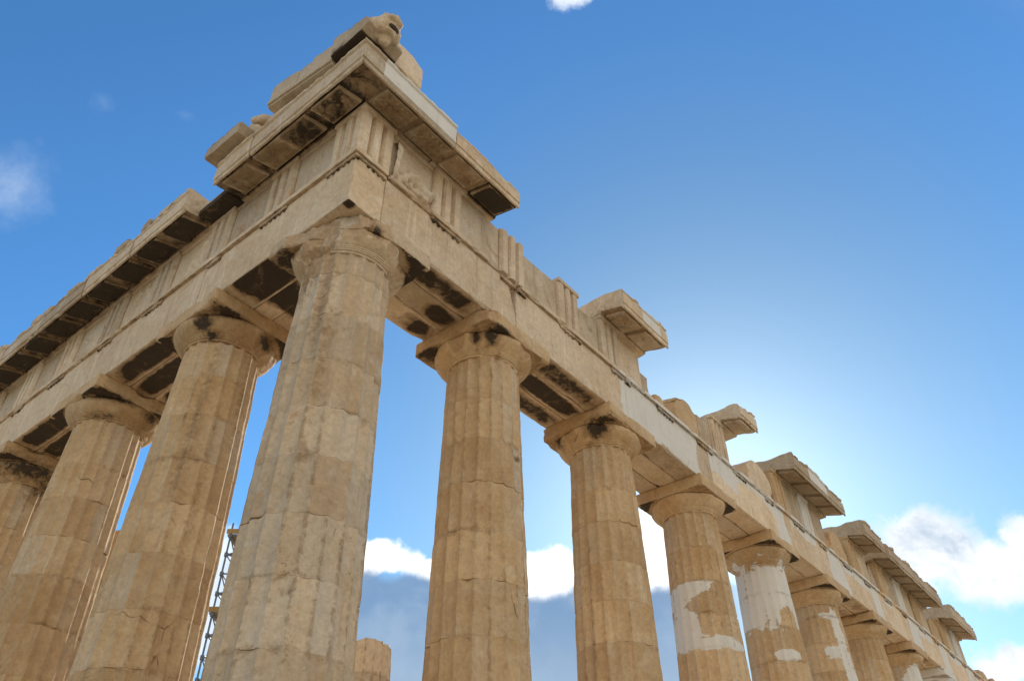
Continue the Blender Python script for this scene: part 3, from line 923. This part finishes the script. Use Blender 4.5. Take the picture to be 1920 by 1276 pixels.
metope('flank', 7.88, 8.95, 455, None, [(.15, .75, .4, .4, .08, .05)], ztop=12.95, cap=False, res=.05)
V, F = stone((8.30, 9.32, .40, .84, ZF0, 12.45), .06, .02, .12, .012, 456)
MB().add(flank(V), F, flip=True).build("frieze_backing_stone", M_frieze, TEMPLE)
# low stubs and stumps left on the architrave
def stump(u0, u1, z1, seed, d0=.3, d1=.86, mat=None, fresh=0., label=None, rnd=.16):
    V, F = stone((u0, u1, d0, d1, ZF0, z1), .06, .05, rnd, .02, seed, freq=1.9, thr=.45, keep=('z0',))
    uu = (V[:, 0] - u0) / (u1 - u0) * 2 - 1
    V[:, 2] = ZF0 + (V[:, 2] - ZF0) * (1 - .30 * np.abs(uu) ** 2.5 - .25 * (fbm(V * 1.3, seed, 3) - .4))
    MB().add(flank(V), F, 0, fresh, True).build("frieze_stump", mat or M_col, TEMPLE, label)
stump(9.55, 10.05, 12.20, 471)
stump(10.75, 12.05, 12.95, 472, label="rounded brown stump of frieze standing on white architrave", rnd=.22)
metope('flank', 12.05, 12.72, 473, None, (), ztop=12.75, cap=False, broken=.12)
triglyph('flank', 13.30, 474, "split triglyph under the smallest cornice fragment", wear=.055)
V, F = stone((12.75, 13.95, .0, .80, ZF0, 13.05), .09, .02, .1, .01, 475)
MB().add(flank(V), F, flip=True).build("frieze_backing_stone", M_frieze, TEMPLE)

def frieze_run(u0, u1, seed, n=2, z1=ZF1, back=True):
    rs = random.Random(seed)
    span = (u1 - u0) / n
    for k in range(n):
        a = u0 + k * span
        tr = triglyph('flank', a + .46, seed + k, None, wear=.05, mat=M_col if k % 2 == 0 else M_frieze, fresh=0.0 if k % 2 == 0 else 1.0, res=.1)
        if span > 1.3:
            metope('flank', a + .9, a + span, seed + 20 + k, None, (), res=.1, mat=M_cor)
    if back:
        V, F = stone((u0, u1, -.3, .60, ZF0, z1), .15, .02, .08, .01, seed + 40)
        MB().add(flank(V), F, flip=True).build("frieze_backing_stone", M_frieze, TEMPLE)

stump(15.2, 16.9, 12.95, 481, mat=M_frieze, rnd=.14, d0=-.2)
frieze_run(17.0, 21.3, 500)
stump(21.8, 23.3, 12.9, 482, rnd=.2)
frieze_run(23.6, 25.7, 510, 1)
stump(25.75, 26.4, 12.8, 483, mat=M_frieze, rnd=.2)
frieze_run(26.7, 33.2, 520, 3)
frieze_run(35.0, 39.0, 540, 2)
stump(33.4, 34.9, 12.9, 484)
stump(41.3, 43.0, 12.4, 485, label=None)
stump(44.0, 45.8, 12.5, 486)
stump(47.5, 49.5, 12.6, 487)

# ------------------------------------------------------------------ cornice (geison)
GE = [(-.25, ZF1 + .004), (.955, ZF1 + .004), (.965, 13.20), (1.57, 13.035), (1.60, 12.965), (1.635, 12.975), (1.640, 13.09), (1.615, 13.12), (1.650, 13.135),
      (1.650, 13.555), (1.690, 13.585), (1.690, 13.660), (1.60, 13.70), (-.25, 13.72)]
GE_BACK = [(-.25, ZF1 + .004)] + GE[1:]

def geison(side, ua, ub, seed, label=None, mitre=False, back=-.25, mutules=(), top=0.0, chip=1.0, fresh=None, stain=0.0, res=.05, endcut=0.0, fascia_broken=0.0, guttae=True, dark=(), mat=None, plain_top=None):
    T, flip = SIDE[side]
    prof = [(max(back, d) if d < 0 else d, z) for d, z in GE]
    prof = prof[::-1]
    V, F, C, TT, m = extrude_u(prof, ua, ub, res, .09, mitre)
    n = fbm(V * 3.0, seed, 3)
    big = relu(fbm(V * np.array([1.3, 1.3, 1.3]), seed + 3, 4) - .54) / .46
    hi = vnoise(V * np.array([11, 3, 3]), seed + 5)
    d, z = V[:, 1].copy(), V[:, 2].copy()
    # crumbled drip edge
    drip = (d > 1.55) & (z < 13.05)
    V[:, 2] += np.where(drip, chip * .05 * relu(hi - .35) + chip * .06 * big, 0)
    V[:, 1] -= np.where(drip, chip * .03 * relu(hi - .4), 0)
    crown = (d > 1.58) & (z > 13.50)
    V[:, 1] -= np.where(crown, chip * (.05 * big + .012 * hi), 0)
    V[:, 2] -= np.where(z > 13.62, chip * .03 * hi + chip * .10 * big, 0)
    if fascia_broken:
        bk = relu(fbm(V * np.array([1.1, .2, .2]) + 3, seed + 30, 3) - .38)
        V[:, 2] -= np.where(z > 13.40, fascia_broken * bk * (z - 13.25) * 2.2, 0)
        V[:, 1] -= np.where(crown, fascia_broken * .14 * (bk > .05), 0)
    V[:, 1] -= np.where(d > .9, .006 * (n - .5) * 2, 0)
    if not mitre:
        V[:, 0] += np.where(np.abs(V[:, 0] - ua) < 1e-4, .05 * chip * fbm(V * 4, seed + 11, 3) ** 2, 0)
    V[:, 0] -= np.where(np.abs(V[:, 0] - ub) < 1e-4, .07 * chip * fbm(V * 4, seed + 12, 3) ** 2, 0)
    if top:
        V[:, 2] += np.where(z > 13.6, top * relu(fbm(V * np.array([1.6, 1.0, 0]), seed + 8, 3) - .42) * 2, 0)
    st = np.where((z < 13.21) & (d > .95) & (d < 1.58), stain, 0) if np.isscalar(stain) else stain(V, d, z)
    fr = fresh(V) if fresh else 0.0
    if not mitre:
        V[:, 1] += .022 * (vnoise(np.array([[seed * 1.7, .3, .5]]), 4)[0] - .5) * 2
        V[:, 2] += np.where(z > 13.3, .03 * (vnoise(np.array([[seed * 2.3, .7, .5]]), 4)[0] - .5) * 2, 0)
    ob = MB().add(T(V), F, st, fr, flip).build("cornice_block", mat or M_cor, TEMPLE, label)
    # mutules hang under the sloping soffit
    for q, (uc, sm, gut) in enumerate(mutules):
        wd = .40
        P = [(1.00, 13.187), (1.00, 13.115), (1.545, 12.965), (1.545, 13.038)]
        V, F, C, TT, m = extrude_u(P[::-1][::-1], uc - wd, uc + wd, .06, .06)
        V[:, 2] -= .010 * (fbm(V * 6, seed + q, 3) - .5)
        V[:, 0] += np.where(V[:, 0] < uc, 1, -1) * .03 * relu(fbm(V * 5, seed + q + 4, 3) - .5)
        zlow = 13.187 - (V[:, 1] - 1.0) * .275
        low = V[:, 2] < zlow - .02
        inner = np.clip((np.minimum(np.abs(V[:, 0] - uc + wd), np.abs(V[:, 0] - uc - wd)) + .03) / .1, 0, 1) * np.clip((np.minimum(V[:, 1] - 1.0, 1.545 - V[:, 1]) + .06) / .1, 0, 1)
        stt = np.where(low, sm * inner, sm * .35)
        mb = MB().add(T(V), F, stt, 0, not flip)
        if gut:
            for r3 in range(3):
                for c6 in range(6):
                    if vnoise(np.array([[c6 * 2.3 + uc * 5, r3 * 3.1, q]]), seed)[0] < (.30 if gut == 1 else .75): continue
                    gu = uc - wd + (c6 + .5) * 2 * wd / 6; gd = 1.09 + r3 * .185
                    zt = 13.115 - (gd - 1.0) * .275
                    GV = []
                    for (dz, r) in ((.004, .043), (-.035, .036)):
                        for w in range(8):
                            a = w * math.pi / 4
                            GV.append((gu + math.cos(a) * r, gd + math.sin(a) * r, zt + dz - math.sin(a) * r * .275))
                    GF = [(w, w + 8, (w + 1) % 8 + 8, (w + 1) % 8) for w in range(8)] + [tuple(range(15, 7, -1))]
                    mb.add(T(np.array(GV)), GF, sm * .9, 0, flip)
        mb.build("mutule", mat or M_cor, ob)
    return ob

# corner blocks: front and flank faces mitre at the corner
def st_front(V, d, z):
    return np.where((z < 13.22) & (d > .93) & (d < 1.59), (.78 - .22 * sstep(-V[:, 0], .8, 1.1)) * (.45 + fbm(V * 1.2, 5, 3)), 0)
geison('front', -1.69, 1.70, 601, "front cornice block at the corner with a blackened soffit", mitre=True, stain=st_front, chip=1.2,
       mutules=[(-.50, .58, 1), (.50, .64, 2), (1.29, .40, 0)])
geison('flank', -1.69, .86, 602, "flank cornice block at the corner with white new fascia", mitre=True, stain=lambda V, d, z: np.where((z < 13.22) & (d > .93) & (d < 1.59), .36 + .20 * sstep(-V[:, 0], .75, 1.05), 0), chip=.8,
       fresh=lambda V: np.clip((V[:, 0] + 1.20) / .12, 0, 1) * ((V[:, 1] > 1.60) & (V[:, 2] > 13.1)),
       mutules=[(-.52, .38, 1), (.44, .34, 1)])
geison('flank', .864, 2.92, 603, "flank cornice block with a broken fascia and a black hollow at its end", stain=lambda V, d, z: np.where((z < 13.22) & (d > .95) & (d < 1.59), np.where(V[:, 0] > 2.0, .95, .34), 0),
       fascia_broken=.5, chip=1.1, mutules=[(1.42, .34, 2), (2.42, 1.0, 0)])
geison('front', 1.704, 2.95, 604, "short front cornice block left of the corner group", stain=.6, chip=1.2, mutules=[(2.30, .42, 0)])
geison('flank', 7.02, 9.22, 611, "first standing cornice fragment on the flank with a white inset", back=-.05, stain=.30, chip=1.2, fascia_broken=.25,
       fresh=lambda V: np.clip((np.minimum(V[:, 0] - 7.95, 8.85 - V[:, 0])) / .1 + .3, 0, 1) * ((V[:, 1] > 1.6) & (V[:, 2] > 13.12)), mutules=[(7.62, .25, 2), (8.62, .15, 2)])
geison('flank', 13.45, 14.62, 612, "smallest cornice fragment on the flank, rounded at its top", back=-.05, chip=1.8, fascia_broken=.5, mutules=[(14.0, .2, 0)], top=.05)
geison('flank', 17.35, 21.75, 613, "long cornice fragment with a pale inset in its fascia", back=-.05, chip=1.3, fascia_broken=.25, res=.08,
       fresh=lambda V: np.clip((np.minimum(V[:, 0] - 18.6, 20.2 - V[:, 0])) / .1 + .3, 0, 1) * ((V[:, 1] > 1.6) & (V[:, 2] > 13.12)), mutules=[(17.9, .15, 0), (19.0, .1, 0), (20.1, .1, 0), (21.15, .1, 0)], top=.06)
geison('flank', 23.8, 25.95, 614, "short cornice fragment with a pale end", back=-.05, chip=1.3, fascia_broken=.3, res=.09, mutules=[(24.3, .15, 0), (25.3, .1, 0)], top=.06)
geison('flank', 26.5, 33.6, 615, "longest cornice fragment towards the far end of the flank", back=-.05, chip=1.5, fascia_broken=.35, res=.09, mutules=[(27.1 + 1.073 * k, .15, 0) for k in range(6)], top=.12)
geison('flank', 35.25, 39.3, 616, "farthest cornice fragment on the flank", back=-.05, chip=1.5, fascia_broken=.3, res=.1, mutules=[(35.9 + 1.073 * k, .15, 0) for k in range(3)], top=.1)
# front row: one block for every pair of mutules
u = 4.02
k = 0
while u < fx(NL) + .9:
    w = 2.146
    mt_ = [(u + .52, 1.45, 0), (u + 1.60, 1.45, 0)]
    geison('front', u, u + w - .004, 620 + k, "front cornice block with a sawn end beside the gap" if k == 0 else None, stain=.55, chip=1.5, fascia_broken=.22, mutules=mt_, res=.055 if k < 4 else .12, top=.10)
    # remains of the upper bed on top of it
    rs = random.Random(640 + k)
    v = u + .03
    while v < u + w - .25:
        ln = rs.uniform(.25, .62)
        e = min(v + ln, u + w - .02)
        V, F = stone((v, e, .75, rs.uniform(1.56, 1.665), 13.695, 13.70 + rs.choice((.06, .12, .18, .23, .27, .30))), .07, .015, .07, .012, 640 + k + int(v * 10), freq=3.0, thr=.45)
        MB().add(front(V), F).build("cornice_bed_stone", M_cor, TEMPLE)
        v = e + rs.choice((.0, .01, .02, .12))
    u += w; k += 1
# low dark remnant in the gap of the front cornice
V, F = stone((2.96, 4.01, .2, 1.30, ZF1 + .006, 13.36), .05, .02, .08, .012, 661)
V[:, 2] += np.where(V[:, 1] > .95, -.10 * (V[:, 1] - .95), 0)
MB().add(front(V), F, np.where(V[:, 2] < 13.25, 1.0, 0)).build("cornice_block", M_cor, TEMPLE, "low broken cornice remnant, black below, in the front gap")

# ------------------------------------------------------------------ what stands on the corner: raking cornice, gutter, lion, fragments
def prism_yz(poly, xa, xb, res, seed, rough=.012, chip=.05):
    """outline in (y, z) extruded along x from xa (outer) to xb"""
    P, cor = resample(poly, res)
    m = len(P)
    T = ticks(xa, xb, res)
    V = np.concatenate([np.stack([np.full(m, x), P[:, 0], P[:, 1]], 1) for x in T])
    C = np.tile(cor, len(T))
    ctr = np.array([(xa + xb) / 2, P[:, 0].mean(), P[:, 1].mean()])
    n = fbm(V * 2.5, seed, 3); big = relu(fbm(V * 1.8, seed + 3, 3) - .5) / .5
    e = (np.abs(V[:, 0] - xa) < .02)
    dd = V - ctr
    dd /= np.maximum(np.linalg.norm(dd, axis=1, keepdims=True), 1e-6)
    V = V - dd * (rough * (n - .3) + chip * big * (C * .6 + e * .8) + .02 * C * e)[:, None]
    F = []
    for k in range(len(T) - 1):
        for i2 in range(m):
            j2 = (i2 + 1) % m
            F.append((k * m + i2, k * m + j2, (k + 1) * m + j2, (k + 1) * m + i2))
    F.append(tuple(range(m - 1, -1, -1))); F.append(tuple(range((len(T) - 1) * m, len(T) * m)))
    return V, F

# wedge course under the raking block
V, F = prism_yz([(-.95, 13.715), (1.42, 13.725), (1.42, 14.02), (.4, 13.88)], -1.60, -.7, .07, 701)
MB().add(V, F).build("pediment_wedge_block", M_cor, TEMPLE)
# raking cornice: tall face with a step in its top edge and a moulded foot
poly = [(-.72, 13.73), (1.40, 14.23), (1.40, 14.98), (.55, 14.80), (.50, 14.70), (.05, 14.60), (.02, 14.70), (-.25, 14.62), (-.55, 14.56), (-.72, 14.44)]
V, F = prism_yz(poly, -1.70, -.6, .06, 702)
mb = MB().add(V, F)
V, F = prism_yz([(-.72, 13.79), (1.38, 14.285), (1.38, 14.36), (-.72, 13.865)], -1.745, -1.60, .06, 703, .006, .03)
mb.add(V, F)
mb.build("raking_cornice_block", M_cor, TEMPLE, "raking cornice block rising left above the corner")
# gutter block over the very corner, undercut and black below
poly = [(-1.80, 13.99), (-1.62, 13.83), (-.74, 13.83), (-.74, 14.50), (-1.25, 14.35), (-1.72, 14.24)]
V, F = prism_yz(poly, -1.78, -.9, .06, 704, .008, .03)
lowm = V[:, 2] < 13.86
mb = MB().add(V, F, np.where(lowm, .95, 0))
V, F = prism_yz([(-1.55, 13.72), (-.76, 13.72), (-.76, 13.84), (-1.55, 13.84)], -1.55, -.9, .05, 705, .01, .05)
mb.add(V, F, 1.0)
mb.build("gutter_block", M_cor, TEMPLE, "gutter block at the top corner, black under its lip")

def remesh_union(name, parts, mat, parent, voxel=.02, origin=(0, 0, 0), label=None, noise=.0, seed=0, smooth=60):
    """a carved shape: overlapping rounded masses fused into one skin"""
    bm = bmesh.new()
    for (kind, a, b2, r1, r2) in parts:
        a = Vector(a); b2 = Vector(b2)
        if kind == 'e':       # ellipsoid: centre a, radii b2, rotation z r1, tilt r2
            mtx = Matrix.Translation(a) @ Matrix.Rotation(r1, 4, 'Z') @ Matrix.Rotation(r2, 4, 'Y') @ Matrix.Diagonal((*b2, 1))
            bmesh.ops.create_uvsphere(bm, u_segments=20, v_segments=12, radius=1, matrix=mtx)
        else:                 # tapered limb from a to b2
            d = b2 - a
            mtx = Matrix.Translation((a + b2) / 2) @ d.to_track_quat('Z', 'Y').to_matrix().to_4x4()
            bmesh.ops.create_cone(bm, cap_ends=True, segments=14, radius1=r1, radius2=r2, depth=d.length, matrix=mtx)
            for p, r in ((a, r1), (b2, r2)):
                bmesh.ops.create_uvsphere(bm, u_segments=14, v_segments=8, radius=r, matrix=Matrix.Translation(p))
    me = bpy.data.meshes.new(name)
    bm.to_mesh(me); bm.free()
    tmp = bpy.data.objects.new("tmp", me); COL.objects.link(tmp)
    md = tmp.modifiers.new("r", 'REMESH'); md.mode = 'VOXEL'; md.voxel_size = voxel; md.use_smooth_shade = True
    sm = tmp.modifiers.new("s", 'SMOOTH'); sm.iterations = 2; sm.factor = .5
    dg = bpy.context.evaluated_depsgraph_get()
    m2 = bpy.data.meshes.new_from_object(tmp.evaluated_get(dg))
    nv = len(m2.vertices); arr = np.empty(nv * 3, np.float32)
    m2.vertices.foreach_get('co', arr); V = arr.reshape(-1, 3).astype(float)
    nr = np.empty(nv * 3, np.float32); m2.vertices.foreach_get('normal', nr); nr = nr.reshape(-1, 3)
    if noise:
        V = V + nr * (noise * (fbm(V * 14, seed, 3) - .5) * 2 - noise * 2.5 * relu(fbm(V * 6, seed + 4, 3) - .58))[:, None]
    Fs = [tuple(p.vertices) for p in m2.polygons]
    bpy.data.objects.remove(tmp); bpy.data.meshes.remove(me); bpy.data.meshes.remove(m2)
    return MB().add(V, Fs).build(name, mat, parent, label, smooth=smooth, origin=origin)

# lion head waterspout on the flank side of the gutter block, mouth open, lower jaw mostly lost
LC = np.array([-1.36, -1.80, 14.17])
def lp(x, y, z):      # x along the flank, y outwards, z up
    return tuple(LC + np.array([x, -y, z]))
lion = remesh_union("lion_head", [
    ('e', lp(-.02, -.12, .02), (.33, .22, .33), 0, 0),          # mane against the block
    ('e', lp(0, .04, .03), (.27, .22, .27), 0, 0),              # skull
    ('e', lp(-.16, .03, -.09), (.15, .16, .19), 0, 0), ('e', lp(.16, .03, -.07), (.14, .16, .18), 0, 0),   # cheeks
    ('e', lp(0, .17, .10), (.17, .15, .11), 0, 0),              # muzzle
    ('e', lp(-.08, .24, .05), (.095, .09, .075), 0, 0), ('e', lp(.08, .24, .05), (.095, .09, .075), 0, 0),   # upper lips
    ('e', lp(0, .29, .13), (.06, .05, .05), 0, 0),              # nose
    ('e', lp(-.12, .13, .20), (.09, .07, .05), 0, 0), ('e', lp(.12, .13, .20), (.09, .07, .05), 0, 0),       # brows
    ('e', lp(-.01, .10, -.215), (.14, .11, .075), 0, 0),        # what is left of the jaw
    ('c', lp(0, -.05, -.15), lp(.02, -.03, -.36), .19, .10),    # ruff running down
], M_cor, TEMPLE, .016, origin=LC, label="weathered lion head waterspout with an open mouth", noise=.022, seed=3)
bmo = bmesh.new()
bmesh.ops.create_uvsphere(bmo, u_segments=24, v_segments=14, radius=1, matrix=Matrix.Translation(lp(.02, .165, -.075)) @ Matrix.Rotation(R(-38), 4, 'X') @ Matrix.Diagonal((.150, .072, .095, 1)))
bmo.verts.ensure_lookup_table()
mouth = MB().add(np.array([v.co[:] for v in bmo.verts]), [[v.index for v in f.verts] for f in bmo.faces], 3.0)  # near-black bulge: the shade inside the open mouth painted on
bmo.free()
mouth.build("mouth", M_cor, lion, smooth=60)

# slab lying behind the lion, overhanging the flank cornice
V, F = stone((-.98, -.10, -1.54, -.35, 13.98, 14.78), .05, .04, .07, .012, 711)
V[:, 2] -= np.where((V[:, 0] > -.42) & (V[:, 2] > 14.3), (V[:, 0] + .42) * .5, 0)
MB().add(V, F).build("roof_slab", M_frieze, TEMPLE, "smooth slab behind the lion head, lit underneath")
V, F = stone((-.93, -.2, -1.30, -.40, 13.72, 13.979), .05, .02, .05, .01, 712)
MB().add(V, F).build("roof_slab", M_frieze, TEMPLE)

# loose slab jutting out over the short front block
poly = [(1.98, 13.745), (3.18, 13.80), (3.22, 14.0), (3.10, 14.17), (2.55, 14.12), (2.2, 14.14), (1.98, 14.10)]
V, F = prism_yz(poly, -1.90, -.75, .06, 713, .01, .05)
MB().add(V, F).build("raking_cornice_block", M_cor, TEMPLE, "tilted slab jutting out at the left end of the corner group")

# sculptures left in the corner of the gable
def horse(name, base, label, s=1.0, yaw=0.0, up=1.0):
    b0 = np.array(base)
    cy, sy = math.cos(yaw), math.sin(yaw)
    def q(f, l, z):       # forward (towards -x), left (+y), up
        return tuple(b0 + s * np.array([-f * cy - l * sy, -f * sy + l * cy, z]))
    o = remesh_union(name, [
        ('c', q(-.25, 0, .05), q(.02, 0, .42), .19, .14),
        ('c', q(.02, 0, .42), q(.16, 0, .50), .14, .12),
        ('c', q(.14, 0, .50), q(.34, 0, .26), .12, .075),
        ('e', q(.36, 0, .22), (.085 * s, .075 * s, .08 * s), 0, 0),
        ('c', q(.10, .06, .58), q(.08, .07, .70), .04, .015), ('c', q(.10, -.06, .58), q(.08, -.07, .70), .04, .015),
        ('c', q(-.2, 0, .25), q(.05, 0, .60), .06, .05),
        ('e', q(.17, .09, .45), (.05 * s, .04 * s, .05 * s), 0, 0), ('e', q(.17, -.09, .45), (.05 * s, .04 * s, .05 * s), 0, 0),
    ], M_cor, None, .018, origin=b0, noise=.012, seed=7)
    o['label'] = label; o['category'] = "sculpture"; o['group'] = "horse heads in the gable corner"
    return o
horse("horse_head", (-1.44, 1.66, 13.70), "worn marble horse head leaning over the cornice edge, right of the pair", .95, .12)
horse("horse_head", (-1.45, 2.02, 13.98), "upper marble horse head on the tilted slab, left of the pair", .70, -.9)

# ------------------------------------------------------------------ columns of the inner porch, broken off
column(6.43, 6.0, "broken inner column stump glowing orange behind the corner", 5.45, 91, 160, .07, .84, mat=M_ent, stop=6.36, chips=.5)
column(3.40, 13.50, "tall inner column showing as an orange sliver between two front columns", 5.45, 92, 120, .09, .86, mat=M_col, stop=10.1)
column(10.0, 6.40, "pale inner column stump almost hidden behind the first flank column", 5.45, 93, 120, .09, .86, mat=M_frieze, stop=6.45, fresh=lambda TH, Z, P: np.ones(len(Z)))

# ------------------------------------------------------------------ scaffold inside the temple
def tube(mb, a, b, r=.027, n=8):
    a = np.array(a, float); b = np.array(b, float)
    d = b - a; L = np.linalg.norm(d); d /= L
    u = np.cross(d, [0, 0, 1.0]) if abs(d[2]) < .9 else np.cross(d, [1.0, 0, 0])
    u /= np.linalg.norm(u); w = np.cross(d, u)
    V = [p + r * (math.cos(2 * math.pi * q / n) * u + math.sin(2 * math.pi * q / n) * w) for p in (a, b) for q in range(n)]
    F = [(q, (q + 1) % n, (q + 1) % n + n, q + n) for q in range(n)] + [tuple(range(n - 1, -1, -1)), tuple(range(n, 2 * n))]
    mb.add(np.array(V), F)

SX, SY, ST = 3.95, 8.66, 9.0      # corner of the tower and its top
sc = empty("scaffold_tower", (SX, SY, 0), None, "grey tube scaffold with yellow boards seen between two columns", "scaffold")
ang = R(-51)
def sp(a, b2, z):
    return (SX + a * math.cos(ang) - b2 * math.sin(ang), SY + a * math.sin(ang) + b2 * math.cos(ang), z)
WA, WB, LV = 1.9, 1.1, .5
for a in (0, WA):
    for b2 in (0, WB):
        mb = MB(); tube(mb, sp(a, b2, 0.02), sp(a, b2, ST + .25), .024)
        for z in np.arange(.4, ST, LV):
            tube(mb, sp(a, b2, z - .05), sp(a, b2, z + .05), .048)
        mb.build("pole", M_steel, sc)
lev = list(np.arange(.9, ST + .05, LV))
for k, z in enumerate(lev):
    for (p, q) in (((0, 0), (WA, 0)), ((0, WB), (WA, WB)), ((0, 0), (0, WB)), ((WA, 0), (WA, WB))):
        mb = MB(); tube(mb, sp(*p, z), sp(*q, z), .019); mb.build("ledger", M_steel, sc)
    if k < len(lev) - 1:
        z2 = lev[k + 1]
        for (p, q) in (((0, 0), (WA, 0)), ((0, WB), (0, 0)), ((WA, 0), (WA, WB))):
            mb = MB()
            tube(mb, sp(*(p if k % 2 else q), z), sp(*(q if k % 2 else p), z2), .016); mb.build("brace", M_steel, sc)
    if k % 4 == 0:
        mb = MB()
        for q in range(4):
            y0 = .04 + q * .26
            V = np.array([sp(x_, y_, z_) for x_ in (-.1, WA + .1) for y_ in (y0, y0 + .24) for z_ in (z + .03, z + .075)])
            mb.add(V, [(0, 1, 3, 2), (4, 6, 7, 5), (0, 4, 5, 1), (2, 3, 7, 6), (0, 2, 6, 4), (1, 5, 7, 3)])
        # toe board on the near side
        V = np.array([sp(x_, y_, z_) for x_ in (-.1, WA + .1) for y_ in (-.055, -.03) for z_ in (z + .05, z + .17)])
        mb.add(V, [(0, 1, 3, 2), (4, 6, 7, 5), (0, 4, 5, 1), (2, 3, 7, 6), (0, 2, 6, 4), (1, 5, 7, 3)])
        mb.build("platform", M_board, sc, smooth=0)
